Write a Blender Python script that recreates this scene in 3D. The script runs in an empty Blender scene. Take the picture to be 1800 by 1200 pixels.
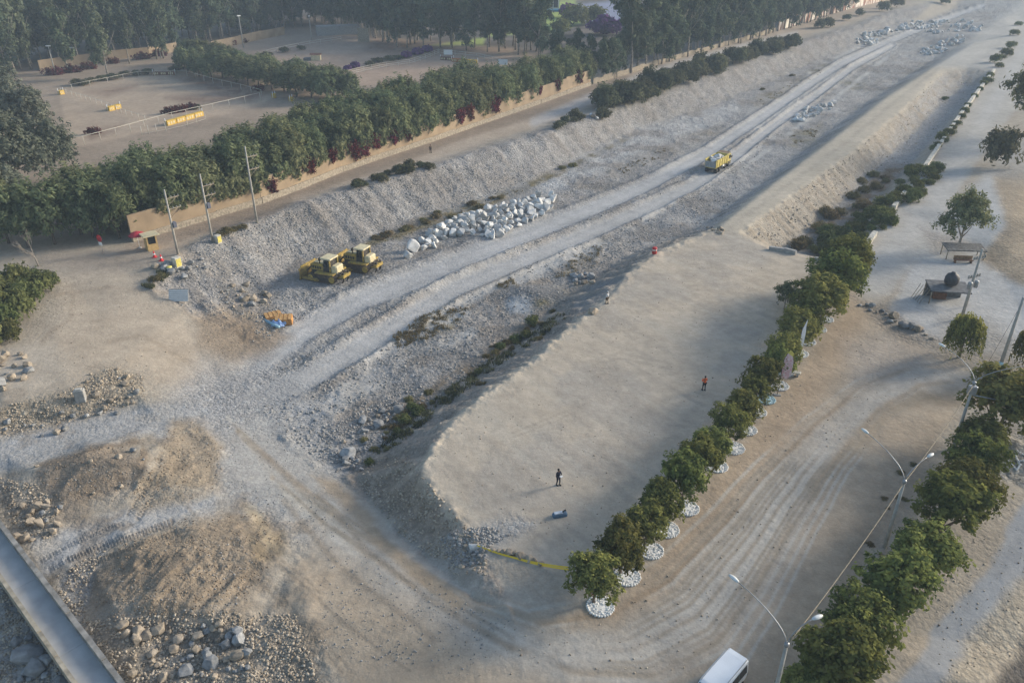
import bpy, math, random
import numpy as np
from mathutils import Vector, Matrix
from mathutils.geometry import delaunay_2d_cdt
R = math.radians
random.seed(7); RS = np.random.RandomState(7)
S = bpy.context.scene
COL = S.collection
# ------------------------------------------------------------------ camera geometry (used to turn sightings into places)
FPX, PITCH, CAMH = 1386.0, R(28.5), 44.0
CP, SP = math.cos(PITCH), math.sin(PITCH)
def ray(px, py):
    a = (px - 900.0) / FPX; b = (600.0 - py) / FPX
    return a, CP + b * SP, -SP + b * CP
def P(px, py, z=0.0):
    dx, dy, dz = ray(px, py); t = (z - CAMH) / dz
    return dx * t, dy * t
def PIX(x, y, z):
    zz = z - CAMH
    d = y * CP - zz * SP; u = y * SP + zz * CP
    return 900 + FPX * x / d, 600 - FPX * u / d
# ------------------------------------------------------------------ numpy noise
def _hash(ix, iy, s):
    h = (ix.astype(np.int64) * 374761393 + iy.astype(np.int64) * 668265263 + s * 1442695041) & 0x7fffffff
    h = ((h ^ (h >> 13)) * 1274126177) & 0x7fffffff
    return ((h ^ (h >> 16)) & 0xffff) / 65535.0
def vnoise(x, y, s=0):
    x = np.asarray(x, float); y = np.asarray(y, float)
    ix = np.floor(x); iy = np.floor(y); fx = x - ix; fy = y - iy
    fx = fx * fx * (3 - 2 * fx); fy = fy * fy * (3 - 2 * fy)
    a = _hash(ix, iy, s); b = _hash(ix + 1, iy, s); c = _hash(ix, iy + 1, s); d = _hash(ix + 1, iy + 1, s)
    return (a * (1 - fx) + b * fx) * (1 - fy) + (c * (1 - fx) + d * fx) * fy
def fbm(x, y, scale, octs=4, s=0, gain=.5):
    v = 0; a = 1; t = 0; f = 1.0 / scale
    for k in range(octs):
        v = v + a * (vnoise(x * f + 17.3 * k, y * f - 9.1 * k, s + k * 31) - .5); t += a; a *= gain; f *= 2.03
    return v / t * 2
def sst(x, a, b):
    t = np.clip((x - a) / (b - a + 1e-9), 0, 1); return t * t * (3 - 2 * t)
# ------------------------------------------------------------------ 2D helpers on arrays
def seg_dist(X, Y, pts, vals=None):
    """distance of points to a polyline (+ value interpolated along it)"""
    best = np.full(X.shape, 1e9); bv = np.zeros(X.shape)
    for i in range(len(pts) - 1):
        ax, ay = pts[i][:2]; bx, by = pts[i + 1][:2]
        dx, dy = bx - ax, by - ay; L = dx * dx + dy * dy + 1e-12
        t = np.clip(((X - ax) * dx + (Y - ay) * dy) / L, 0, 1)
        d = np.hypot(X - ax - t * dx, Y - ay - t * dy)
        m = d < best; best = np.where(m, d, best)
        if vals is not None: bv = np.where(m, vals[i] * (1 - t) + vals[i + 1] * t, bv)
    return (best, bv) if vals is not None else best
def inside(X, Y, poly):
    r = np.zeros(X.shape, bool); n = len(poly)
    for i in range(n):
        x1, y1 = poly[i]; x2, y2 = poly[(i + 1) % n]
        if y1 == y2: continue
        c = (y1 > Y) != (y2 > Y)
        r ^= c & (X < (x2 - x1) * (Y - y1) / (y2 - y1) + x1)
    return r
def poly_mask(X, Y, poly, soft):
    """1 inside, 0 outside, soft edge"""
    xs = [p[0] for p in poly]; ys = [p[1] for p in poly]
    out = np.zeros(X.shape)
    m = (X > min(xs) - soft) & (X < max(xs) + soft) & (Y > min(ys) - soft) & (Y < max(ys) + soft)
    if not m.any(): return out
    x, y = X[m], Y[m]
    d = seg_dist(x, y, list(poly) + [poly[0]]); d = np.where(inside(x, y, poly), d, -d)
    out[m] = sst(d, -soft, soft); return out
def line_mask(X, Y, pts, soft=.5):
    """pts (px,py,halfwidth)"""
    d, w = seg_dist(X, Y, pts, [p[2] for p in pts])
    return 1 - sst(d / np.maximum(w, .1), 1 - soft, 1 + soft)
# ------------------------------------------------------------------ materials
def nodes_of(m):
    m.use_nodes = True; nt = m.node_tree; nt.nodes.clear(); return nt
def mat(name, col, rough=.8, var=.15, scale=3.0, bump=0.0, bscale=None, metal=0.0, rnd=0.0, col2=None, spec=.3):
    m = bpy.data.materials.new(name); nt = nodes_of(m); N = nt.nodes; L = nt.links
    o = N.new('ShaderNodeOutputMaterial'); b = N.new('ShaderNodeBsdfPrincipled'); L.new(b.outputs[0], o.inputs[0])
    b.inputs['Roughness'].default_value = rough; b.inputs['Metallic'].default_value = metal
    b.inputs['Specular IOR Level'].default_value = spec
    tc = N.new('ShaderNodeTexCoord'); nz = N.new('ShaderNodeTexNoise'); nz.inputs['Scale'].default_value = scale
    nz.inputs['Detail'].default_value = 5; L.new(tc.outputs['Object'], nz.inputs['Vector'])
    rp = N.new('ShaderNodeValToRGB'); c2 = col2 or tuple(max(0, c * (1 - 2 * var)) for c in col)
    rp.color_ramp.elements[0].position = .3; rp.color_ramp.elements[1].position = .7
    rp.color_ramp.elements[0].color = (*c2, 1); rp.color_ramp.elements[1].color = (*[min(1, c * (1 + var * .5)) for c in col], 1)
    L.new(nz.outputs['Fac'], rp.inputs[0]); out = rp.outputs[0]
    if rnd:
        oi = N.new('ShaderNodeObjectInfo'); mr = N.new('ShaderNodeMapRange')
        mr.inputs[3].default_value = 1 - rnd; mr.inputs[4].default_value = 1 + rnd; L.new(oi.outputs['Random'], mr.inputs[0])
        hs = N.new('ShaderNodeHueSaturation'); L.new(out, hs.inputs['Color']); L.new(mr.outputs[0], hs.inputs['Value']); out = hs.outputs[0]
    L.new(out, b.inputs['Base Color'])
    if bump:
        n2 = N.new('ShaderNodeTexNoise'); n2.inputs['Scale'].default_value = bscale or scale * 3; n2.inputs['Detail'].default_value = 6
        L.new(tc.outputs['Object'], n2.inputs['Vector'])
        bp = N.new('ShaderNodeBump'); bp.inputs['Strength'].default_value = bump; bp.inputs['Distance'].default_value = .05
        L.new(n2.outputs['Fac'], bp.inputs['Height']); L.new(bp.outputs[0], b.inputs['Normal'])
    return m
def leaf_mat(name, c1, c2, rnd=.25, trans=.36, hue=.03):
    """leaves: tint per clump (face attribute) between two greens, varied per tree"""
    m = bpy.data.materials.new(name); nt = nodes_of(m); N = nt.nodes; L = nt.links
    o = N.new('ShaderNodeOutputMaterial'); d = N.new('ShaderNodeBsdfDiffuse'); t = N.new('ShaderNodeBsdfTranslucent')
    g = N.new('ShaderNodeMixShader'); g.inputs[0].default_value = trans
    a = N.new('ShaderNodeAttribute'); a.attribute_name = 'tint'
    mx = N.new('ShaderNodeMix'); mx.data_type = 'RGBA'
    mx.inputs[6].default_value = (*c1, 1); mx.inputs[7].default_value = (*c2, 1); L.new(a.outputs['Fac'], mx.inputs[0])
    oi = N.new('ShaderNodeObjectInfo')
    mr = N.new('ShaderNodeMapRange'); mr.inputs[3].default_value = 1 - rnd; mr.inputs[4].default_value = 1 + rnd
    L.new(oi.outputs['Random'], mr.inputs[0])
    mh = N.new('ShaderNodeMath'); mh.operation = 'FRACT'; mm = N.new('ShaderNodeMath'); mm.operation = 'MULTIPLY'; mm.inputs[1].default_value = 7.31
    L.new(oi.outputs['Random'], mm.inputs[0]); L.new(mm.outputs[0], mh.inputs[0])
    m2 = N.new('ShaderNodeMapRange'); m2.inputs[3].default_value = .5 - hue; m2.inputs[4].default_value = .5 + hue; L.new(mh.outputs[0], m2.inputs[0])
    hs = N.new('ShaderNodeHueSaturation'); L.new(mx.outputs[2], hs.inputs['Color']); L.new(mr.outputs[0], hs.inputs['Value']); L.new(m2.outputs[0], hs.inputs['Hue'])
    L.new(hs.outputs[0], d.inputs[0]); L.new(hs.outputs[0], t.inputs[0])
    L.new(d.outputs[0], g.inputs[1]); L.new(t.outputs[0], g.inputs[2]); L.new(g.outputs[0], o.inputs[0]); return m
# ------------------------------------------------------------------ mesh building
class MB:
    def __init__(s): s.v = []; s.f = []; s.sm = []
    def add(s, vs, fs, M=None, smooth=False):
        n = len(s.v)
        s.v += [tuple(M @ Vector(v)) for v in vs] if M is not None else [tuple(v) for v in vs]
        s.f += [tuple(i + n for i in f) for f in fs]; s.sm += [smooth] * len(fs); return s
    def box(s, x0, x1, y0, y1, z0, z1, M=None):
        v = [(x0,y0,z0),(x1,y0,z0),(x1,y1,z0),(x0,y1,z0),(x0,y0,z1),(x1,y0,z1),(x1,y1,z1),(x0,y1,z1)]
        return s.add(v, [(0,3,2,1),(4,5,6,7),(0,1,5,4),(1,2,6,5),(2,3,7,6),(3,0,4,7)], M)
    def hexa(s, v, M=None):
        return s.add(v, [(0,3,2,1),(4,5,6,7),(0,1,5,4),(1,2,6,5),(2,3,7,6),(3,0,4,7)], M)
    def cbox(s, x0, x1, y0, y1, z0, z1, c=.03, M=None):
        """box with chamfered vertical and top edges"""
        def ring(z, i): return [(x0+i+c,y0+i,z),(x1-i-c,y0+i,z),(x1-i,y0+i+c,z),(x1-i,y1-i-c,z),(x1-i-c,y1-i,z),(x0+i+c,y1-i,z),(x0+i,y1-i-c,z),(x0+i,y0+i+c,z)]
        v = ring(z0, 0) + ring(z1 - c, 0) + ring(z1, c); f = [tuple(range(7,-1,-1)), tuple(range(16,24))]
        for k in (0, 8):
            for i in range(8): f.append((k+i, k+(i+1)%8, k+8+(i+1)%8, k+8+i))
        return s.add(v, f, M)
    def prism(s, pts, a0, a1, axis='y', M=None):
        """outline in two axes, extruded along the third"""
        n = len(pts)
        def w(p, a): return {'y': (p[0], a, p[1]), 'z': (p[0], p[1], a), 'x': (a, p[0], p[1])}[axis]
        v = [w(p, a0) for p in pts] + [w(p, a1) for p in pts]
        f = [tuple(range(n)), tuple(range(2*n-1, n-1, -1))] + [(i, i+n, (i+1)%n+n, (i+1)%n) for i in range(n)]
        return s.add(v, f, M)
    def tube(s, pts, r, n=8, M=None, cap=True, smooth=True):
        pts = [Vector(p) for p in pts]; rs = r if isinstance(r, (list, tuple)) else [r] * len(pts)
        v = []; f = []
        for i, p in enumerate(pts):
            d = (pts[min(i+1, len(pts)-1)] - pts[max(i-1, 0)]).normalized()
            a = d.cross(Vector((0,0,1)) if abs(d.z) < .9 else Vector((1,0,0))).normalized(); b = d.cross(a)
            v += [tuple(p + rs[i] * (a * math.cos(6.2832*k/n) + b * math.sin(6.2832*k/n))) for k in range(n)]
        for i in range(len(pts) - 1):
            for k in range(n): f.append((i*n+k, i*n+(k+1)%n, (i+1)*n+(k+1)%n, (i+1)*n+k))
        if cap: f += [tuple(range(n-1,-1,-1)), tuple((len(pts)-1)*n+k for k in range(n))]
        return s.add(v, f, M, smooth)
    def lathe(s, prof, n=12, M=None, smooth=True):
        return s.tube([(0,0,z) for r, z in prof], [max(r, 1e-3) for r, z in prof], n, M, True, smooth)
    def stone(s, c, rad, seed, M=None, sub=1, rough=.28, cuts=5, lo=.55, hi=.9):
        v, f = ico(sub); rs = np.random.RandomState(seed)
        n = rs.randn(cuts, 3); n /= np.linalg.norm(n, axis=1)[:, None]; off = rs.uniform(lo, hi, cuts)
        V = np.array(v) * (1 + rough * .5 * rs.randn(len(v), 1) * .5)
        for k in range(cuts):
            d = V @ n[k]; V -= np.outer(np.maximum(d - off[k], 0), n[k])
        V = V * np.array(rad) + np.array(c); return s.add([tuple(p) for p in V], f, M)
    def build(s, name, m, parent=None, loc=None):
        me = bpy.data.meshes.new(name); me.from_pydata(s.v, [], s.f); me.polygons.foreach_set('use_smooth', s.sm); me.update()
        return link(name, me, m, parent, loc)
_ICO = {}
def ico(sub):
    if sub in _ICO: return _ICO[sub]
    import bmesh
    bm = bmesh.new(); bmesh.ops.create_icosphere(bm, subdivisions=sub, radius=1)
    bm.verts.ensure_lookup_table()
    _ICO[sub] = ([tuple(v.co) for v in bm.verts], [tuple(v.index for v in f.verts) for f in bm.faces]); bm.free(); return _ICO[sub]
def link(name, me, m, parent=None, loc=None):
    o = bpy.data.objects.new(name, me)
    if m is not None and not me.materials: me.materials.append(m)
    if parent is not None: o.parent = parent
    if loc is not None: o.location = loc
    COL.objects.link(o); return o
def tag(o, label=None, cat=None, group=None, kind=None):
    if label: o['label'] = label
    if cat: o['category'] = cat
    if group: o['group'] = group
    if kind: o['kind'] = kind
    return o
def thing(name, label, cat, loc=(0,0,0), rz=0.0, group=None, scale=None):
    o = bpy.data.objects.new(name, None); o.empty_display_size = .2; COL.objects.link(o)
    o.location = loc; o.rotation_euler = (0, 0, rz)
    if scale is not None: o.scale = (scale,)*3 if not isinstance(scale, tuple) else scale
    return tag(o, label, cat, group)
def dup(root, loc, rz, label=None, group=None, scale=None):
    r = root.copy(); COL.objects.link(r); r.location = loc; r.rotation_euler = (0, 0, rz)
    if scale is not None: r.scale = (scale,)*3 if not isinstance(scale, tuple) else scale
    if label: r['label'] = label
    if group: r['group'] = group
    for ch in list(root.children):
        c = ch.copy(); COL.objects.link(c); c.parent = r
        for g in ch.children:
            d = g.copy(); COL.objects.link(d); d.parent = c
    return r
def np_mesh(name, V, F, tint=None):
    """mesh from numpy arrays, all faces same vertex count"""
    V = np.asarray(V, np.float32); F = np.asarray(F, np.int32); k = F.shape[1]; n = len(F)
    me = bpy.data.meshes.new(name); me.vertices.add(len(V)); me.vertices.foreach_set('co', V.ravel())
    me.loops.add(n * k); me.loops.foreach_set('vertex_index', F.ravel())
    me.polygons.add(n); me.polygons.foreach_set('loop_start', np.arange(n, dtype=np.int32) * k)
    me.update(calc_edges=True)
    if tint is not None:
        a = me.attributes.new('tint', 'FLOAT', 'FACE'); a.data.foreach_set('value', np.asarray(tint, np.float32))
    return me
ORD = ('first second third fourth fifth sixth seventh eighth ninth tenth eleventh twelfth thirteenth fourteenth fifteenth sixteenth '
       'seventeenth eighteenth nineteenth twentieth').split()
# ================================================================== TERRAIN: breaklines surveyed from the photograph, then one sheet
BL = [  # (px, py, z) of real edges: lips, toes, crests
 # platform lip
 [(1262,400,0),(1215,418,0),(1160,440,0),(1112,475,0),(1072,522,0),(1000,577,0),(930,637,0),(850,692,0),(790,747,0),(760,787,0),(742,822,0),(757,858,0),(802,908,0),(834,948,-.1),(858,972,-.2)],
 # its toe in the river bed
 [(1190,417,-4),(1110,447,-4),(1040,492,-4),(960,552,-4),(900,605,-4),(830,662,-4),(760,712,-4),(700,762,-4),(655,805,-4),(622,838,-3.9),(650,885,-3.5),(710,945,-2.5),(775,1000,-1.5),(830,1045,-.8),(900,1085,-.3),(990,1105,-.1)],
 # left bank toe
 [(470,505,-3.9),(520,452,-4),(580,438,-4),(660,414,-4),(740,381,-4),(860,344,-4),(950,309,-4),(1040,264,-4),(1130,224,-4),(1240,189,-4),(1330,149,-4),(1430,109,-4),(1500,84,-4),(1580,58,-4),(1680,22,-3.8)],
 # left bank crest and the road edge behind it
 [(288,470,.1),(330,438,.4),(400,404,.7),(520,361,.9),(640,324,.9),(765,292,.9),(870,257,.9),(965,231,.9),(1065,194,.9),(1150,164,.9),(1300,111,.9),(1400,77,.9),(1500,49,.9),(1560,24,.6),(1680,-12,.2)],
 [(318,432,0),(388,400,0),(510,355,0),(632,316,0),(758,283,0),(862,249,0),(958,222,0),(1056,183,0),(1142,154,0),(1294,101,0),(1394,68,0),(1494,40,0)],
 # dike: left toe, two lips, right toe, ditch far toe, wall line
 [(1236,396,-4),(1345,318,-4),(1440,243,-4),(1527,179,-4),(1606,127,-4),(1669,87,-4)],
 [(1262,400,0),(1372,314,0),(1470,240,0),(1560,170,0),(1640,119,0),(1715,72,0)],
 [(1300,408,0),(1400,337,0),(1500,266,0),(1590,190,0),(1655,126,0)],
 [(1375,441,-3.5),(1432,393,-3.5),(1490,348,-3.5),(1545,292,-3.5),(1600,238,-3.5),(1648,188,-3.5),(1690,152,-3.5)],
 [(1442,452,-3.2),(1512,377,-3.2),(1592,300,-3.2),(1652,232,-3.2),(1702,176,-3.2),(1722,152,-3.2)],
 [(1480,478,0),(1497,462,0),(1530,416,0),(1570,362,0),(1625,290,0),(1680,210,0),(1745,124,0),(1790,62,0)],
 [(1300,408,0),(1355,438,0),(1440,456,0),(1480,478,0)],
 [(1655,126,0),(1700,117,0),(1745,124,0)],
]
PTS = [ # loose spot heights
 (0,450,0),(100,478,0),(200,468,0),(180,560,-.7),(100,600,-.5),(0,640,-.5),(250,600,-1.4),(340,610,-2.6),(262,505,-.5),(320,548,-1.6),(400,570,-2.6),(450,600,-3.7),(430,650,-3.8),(380,660,-3.6),
 (0,712,-.6),(60,704,-.7),(120,690,-.8),(200,655,-1.1),(240,690,-1.8),(0,752,-2.3),(60,742,-2.3),(130,735,-2.4),(240,722,-2.6),
 (0,800,-2.4),(150,770,-2.6),(280,740,-2.9),(380,720,-3.3),(480,720,-3.8),(560,700,-4),
 (60,826,-1.6),(150,800,-.9),(225,812,-1.1),(262,850,-2.3),(110,880,-1.9),(0,890,-2.3),(330,760,-2.7),(300,840,-2.2),
 (50,975,-2.4),(200,915,-2.5),(330,890,-2.6),(165,1000,-1.9),(250,965,-1.2),(360,945,-1.2),(430,980,-1.6),(330,1060,-.9),(200,1070,-1.2),(150,1090,-2.5),(300,1130,-2.2),(430,1120,-1.7),
 (0,1100,-3),(40,1180,-3.2),(240,1200,-2.2),(420,1200,-1.7),(120,1300,-3),(-200,900,-2.4),(-200,1200,-3),
 (480,850,-3.1),(420,900,-2.7),(560,1080,-1.3),(520,940,-2.3),(650,1200,-.9),(560,1200,-1.2),(600,1010,-1.8),(700,1100,-.9),(850,1180,-.4),(500,1010,-2),
 (600,880,-3),(690,980,-1.7),(1000,1170,0),(1100,1140,0),(560,800,-3.8),(470,770,-3.6),
 (1200,1100,0),(1300,900,0),(1500,700,0),(1560,560,0),(1700,420,0),(1740,420,.6),(1780,380,1.2),(1800,460,.8),(1760,480,.2),(1800,320,.5),(1850,400,1.2),(1620,470,0),
 (1800,560,0),(1800,650,0),(1700,700,0),(1600,900,0),(1500,1100,0),(1400,1250,0),(1650,1180,0),(1760,1010,0),(1720,1200,-.2),(1800,1140,-1.2),(1830,1200,-2),(1790,1260,-2),(1900,900,0),
 (1790,770,.9),(1770,815,.3),(1830,790,.8),(1745,830,0),(1755,760,.2),
 (700,600,-4),(900,500,-4),(1100,390,-4),(1300,280,-4),(1450,180,-4),(1560,110,-4),(1660,55,-4),(600,600,-4),(560,540,-4),(520,600,-3.9),
 (1800,0,-1),(1760,30,-3),(1850,-40,-1),(1700,-40,-2),
 (230,400,0),(455,358,0),(830,222,0),(1035,150,0),(300,300,0),(0,300,0),(600,100,0),(1000,20,0),(0,60,0),(1200,30,0),
]
WP = [(-6000,-50,0),(6000,-50,0),(-6000,9000,0),(6000,9000,0),(0,9000,0),(0,12,0),(-40,10,0),(40,10,0),(-80,20,-1),(90,20,0),(250,60,0),(-300,60,0),(300,300,0),(-500,500,0),(500,700,0),(-200,900,0),(300,1400,0),(-1500,2000,0),(1500,2000,0)]
def _tin():
    V = []; E = []; Z = []
    key = {}
    def addp(x, y, z):
        k = (round(x, 2), round(y, 2))
        if k not in key: key[k] = len(V); V.append(Vector((x, y))); Z.append(z)
        return key[k]
    for bl in BL:
        prev = None
        for px, py, z in bl:
            x, y = P(px, py, z); i = addp(x, y, z)
            if prev is not None and prev != i: E.append((prev, i))
            prev = i
    for px, py, z in PTS: addp(*P(px, py, z), z)
    for x, y, z in WP: addp(x, y, z)
    vo, eo, fo, ov, oe, of_ = delaunay_2d_cdt(V, E, [], 0, 1e-4)
    z2 = []
    for i, o in enumerate(ov):
        if o: z2.append(Z[o[0]])
        else:
            d = sorted(((V[j] - vo[i]).length, Z[j]) for j in range(len(V)))[:2]
            print('TIN crossing near pixel', [round(c) for c in PIX(vo[i][0], vo[i][1], d[0][1])])
            z2.append((d[0][1] + d[1][1]) / 2)
    return np.array([(v[0], v[1]) for v in vo]), np.array(z2), [tuple(f) for f in fo]
gu = np.concatenate([np.arange(-600, 0, 12.), np.arange(0, 1800, 2.5), np.arange(1800, 2401, 12.)])
gv = np.concatenate([[-146, -140, -132, -122], np.arange(-110, 0, 5.), np.arange(0, 1200, 2.5), np.arange(1200, 1701, 10.)])
GU, GV = np.meshgrid(gu, gv)
GX, GY = P(GU, GV, 0.0)
GZ = np.zeros(GX.shape); _hit = np.zeros(GX.shape, bool)
tv, tz, tf = _tin()
for f in tf:
    for k in range(1, len(f) - 1):
        a, b, c = f[0], f[k], f[k + 1]
        (x1, y1), (x2, y2), (x3, y3) = tv[a], tv[b], tv[c]
        uu = []; ww = []
        bad = False
        for x, y in (tv[a], tv[b], tv[c]):
            if y * CP + CAMH * SP < 1: bad = True
            else:
                p = PIX(x, y, 0); uu.append(p[0]); ww.append(p[1])
        if bad: c0, c1, r0, r1 = 0, len(gu), 0, len(gv)
        else:
            c0, c1 = np.searchsorted(gu, min(uu)), np.searchsorted(gu, max(uu), 'right'); r0, r1 = np.searchsorted(gv, min(ww)), np.searchsorted(gv, max(ww), 'right')
        if c1 <= c0 or r1 <= r0: continue
        X = GX[r0:r1, c0:c1]; Y = GY[r0:r1, c0:c1]
        D = (y2 - y3) * (x1 - x3) + (x3 - x2) * (y1 - y3)
        if abs(D) < 1e-9: continue
        l1 = ((y2 - y3) * (X - x3) + (x3 - x2) * (Y - y3)) / D; l2 = ((y3 - y1) * (X - x3) + (x1 - x3) * (Y - y3)) / D; l3 = 1 - l1 - l2
        m = (l1 > -1e-6) & (l2 > -1e-6) & (l3 > -1e-6)
        GZ[r0:r1, c0:c1][m] = (l1 * tz[a] + l2 * tz[b] + l3 * tz[c])[m]
def blur(A, n):
    for _ in range(n):
        A = np.pad(A, 1, mode='edge')
        A = (A[1:-1, 1:-1] * 2 + A[:-2, 1:-1] + A[2:, 1:-1] + A[1:-1, :-2] + A[1:-1, 2:]) / 6
    return A
GZ = blur(GZ, 4)
_sx, _sy = PIX(GX, GY, GZ)          # where each spot of ground was sighted
_wob = lambda s, a: fbm(GX, GY, s, 4, int(s * 10)) * a
sc_ = np.clip(_sy / 700, .15, 1.6)  # metres look smaller far away: soften mask edges accordingly
SX = _sx + (_wob(5, 10) + _wob(1.5, 5)) * sc_; SY = _sy + (_wob(6, 7) + _wob(1.7, 4)) * sc_
# ---- zones (photo sightings)
Z_RIVER = [(430,560),(480,505),(530,452),(600,436),(740,380),(860,343),(950,308),(1040,263),(1130,223),(1240,188),(1330,148),(1430,108),(1500,80),(1580,55),(1680,15),(1720,-30),(1830,-30),(1790,20),(1700,75),(1640,115),(1560,165),(1470,236),(1370,312),(1255,400),(1200,420),(1110,450),(1040,492),(960,552),(900,605),(830,662),(760,712),(700,762),(655,805),(600,850),(520,800),(470,740),(420,690)]
Z_BANK = [(250,505),(292,465),(335,432),(400,400),(520,357),(640,320),(765,288),(870,253),(965,226),(1065,190),(1150,160),(1300,107),(1400,73),(1500,45),(1560,18),(1640,5),(1580,58),(1500,84),(1430,109),(1330,149),(1240,189),(1130,224),(1040,264),(950,309),(860,344),(740,381),(660,414),(580,440),(530,455),(475,510),(440,560),(400,575),(330,548)]
Z_PLAT = [(1262,402),(1355,438),(1440,456),(1485,480),(1440,560),(1390,640),(1330,720),(1250,820),(1180,910),(1110,990),(1050,1040),(1000,1010),(858,972),(834,948),(802,908),(757,858),(742,822),(760,787),(790,747),(850,692),(930,637),(1000,577),(1072,522),(1112,475),(1160,440)]
Z_PSLOPE = [(1262,398),(1160,438),(1112,473),(1072,520),(1000,575),(930,635),(850,690),(790,745),(760,785),(742,820),(757,858),(802,908),(834,948),(860,985),(900,1085),(830,1045),(775,1000),(710,945),(650,885),(600,840),(655,805),(700,762),(760,712),(830,662),(900,605),(960,552),(1040,492),(1110,447),(1190,417)]
Z_ROAD = [(1500,500),(1560,560),(1640,620),(1800,640),(1900,700),(1800,720),(1690,710),(1650,760),(1560,930),(1440,1100),(1370,1230),(1250,1300),(700,1300),(560,1160),(480,1060),(530,970),(600,905),(650,890),(710,950),(775,1005),(830,1050),(900,1090),(990,1105),(1070,1060),(1130,990),(1250,840),(1350,710),(1450,590)]
Z_CROSS = [(-50,455),(110,440),(200,430),(330,445),(290,470),(255,510),(330,555),(430,600),(430,660),(380,700),(340,690),(240,650),(190,650),(110,695),(-50,720),(-50,630),(110,560),(110,500),(60,470)]
Z_PAVED = [(1800,880),(1880,850),(1880,960),(1800,1030),(1700,1160),(1650,1230),(1560,1230),(1640,1120),(1740,1000),(1770,930)]
Z_WROAD = [(230,425),(458,358),(600,300),(830,224),(1035,151),(1160,108),(1300,72),(1365,52),(1500,8),(1560,-8),(1600,5),(1494,40),(1394,68),(1294,100),(1142,152),(1056,182),(958,221),(862,248),(758,282),(632,315),(510,354),(388,399),(300,445),(200,440)]
Z_DIKE = [(1250,402),(1372,312),(1470,238),(1560,168),(1640,117),(1720,65),(1800,10),(1800,40),(1740,85),(1700,118),(1658,127),(1590,192),(1500,268),(1400,340),(1305,410)]
Z_DSLOPE = [(1300,408),(1400,337),(1500,266),(1590,190),(1655,126),(1745,124),(1720,155),(1690,158),(1648,192),(1600,242),(1545,296),(1490,352),(1432,397),(1385,441),(1350,436)]
Z_DITCH = [(1375,441),(1432,393),(1490,348),(1545,292),(1600,238),(1648,188),(1690,152),(1725,150),(1702,176),(1652,232),(1592,300),(1512,377),(1445,456)]
Z_RROAD = [(1800,0),(1900,-20),(1850,110),(1740,250),(1660,370),(1640,420),(1560,520),(1500,510),(1490,480),(1535,420),(1575,365),(1630,292),(1690,210),(1750,124),(1790,60)]
Z_RLAND = [(1640,400),(1800,240),(2000,200),(2000,640),(1800,640),(1640,615),(1560,560),(1600,470)]
Z_RDIRT = [(1745,310),(1850,300),(1900,560),(1790,500),(1720,455),(1770,400)]
Z_STABLE = [(-600,470),(110,440),(230,400),(455,330),(600,270),(830,200),(1035,130),(1000,60),(900,40),(-600,60)]
Z_AREN1 = [(105,160),(310,112),(480,168),(460,185),(300,222),(120,262)]
Z_AREN2 = [(440,92),(600,60),(905,85),(890,140),(640,150),(500,115)]
Z_FOREST = [(-600,140),(70,125),(300,85),(450,55),(560,45),(620,62),(900,85),(1035,128),(1160,104),(1300,68),(1365,48),(1560,-10),(1500,-100),(-600,-100)]
Z_LAWN = [(760,80),(850,80),(860,10),(1010,0),(1030,40),(960,60),(880,62)]
SX2 = _sx + (SX - _sx) * .22; SY2 = _sy + (SY - _sy) * .22
zone = lambda poly, soft=5: poly_mask(SX, SY, poly, soft)
C = np.empty(GX.shape + (3,)); C[:] = (.345, .30, .24)
GRV = np.full(GX.shape, .25)        # how stony the ground is (0..1)
def paint(m, col, grv=None):
    global GRV
    m = np.clip(m, 0, 1)
    C[:] = C * (1 - m[..., None]) + np.array(col) * m[..., None]
    if grv is not None: GRV = GRV * (1 - m) + grv * m
n1 = fbm(GX, GY, 9, 5, 3); n2 = fbm(GX, GY, 2.2, 4, 11); n3 = fbm(GX, GY, 30, 3, 23); n4 = fbm(GX, GY, 5, 5, 41)
patch = lambda n, a, b: sst(n, a, b)
paint(zone(Z_STABLE, 8), (.30, .235, .175), .15)
paint(zone(Z_AREN1, 4), (.38, .295, .215), .05); paint(zone(Z_AREN2, 3), (.36, .265, .195), .05)
for pl in ([(300,135),(400,140),(470,165),(440,178),(330,150)], [(290,172),(400,165),(430,172),(330,185)], [(150,238),(185,228),(200,232),(160,244)], [(180,225),(215,220),(205,228)], [(150,163),(200,155),(240,152),(190,168)],
           [(640,88),(660,70),(760,80),(820,90),(700,98)]):
    paint(zone(pl, 9) * (.55 + .45 * patch(n2, -.2, .3)), (.19, .125, .09), .2)
paint(zone(Z_FOREST, 4), (.115, .10, .085), .2)
paint(zone(Z_FOREST, 4) * patch(n1, .05, .35) * .7, (.21, .17, .14), .2)
paint(zone(Z_LAWN, 4), (.30, .36, .10), .1)
paint(zone([(1000,10),(1100,0),(1100,48),(1040,50)], 3), (.24, .25, .33), .2)
# left bank gravel
paint(zone(Z_BANK, 5), (.275, .26, .245), .75)
bm_ = zone(Z_BANK, 5); along0 = GX * .74 + GY * .67; across0 = GX * -.67 + GY * .74; rill0 = fbm(along0 / 1.6, across0 / 9, 1.0, 4, 61)
paint(bm_ * patch(n4, .0, .35) * .5, (.315, .305, .29), .8); paint(bm_ * patch(-n1, .05, .4) * .5, (.27, .24, .21), .7)
# river bed
rv = zone(Z_RIVER, 6)
paint(rv, (.27, .256, .24), .85)
paint(rv * patch(n1, -.05, .25) * .65, (.245, .205, .165), .75); paint(rv * patch(-n3, .05, .4) * .5, (.33, .325, .315), .5); paint(rv * patch(n4, .05, .3) * .4, (.33, .32, .31), .9)
lm = lambda pts, soft=.5: line_mask(SX, SY, pts, soft)
lmt = lambda pts, soft=.5: line_mask(SX2, SY2, pts, soft)
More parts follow.
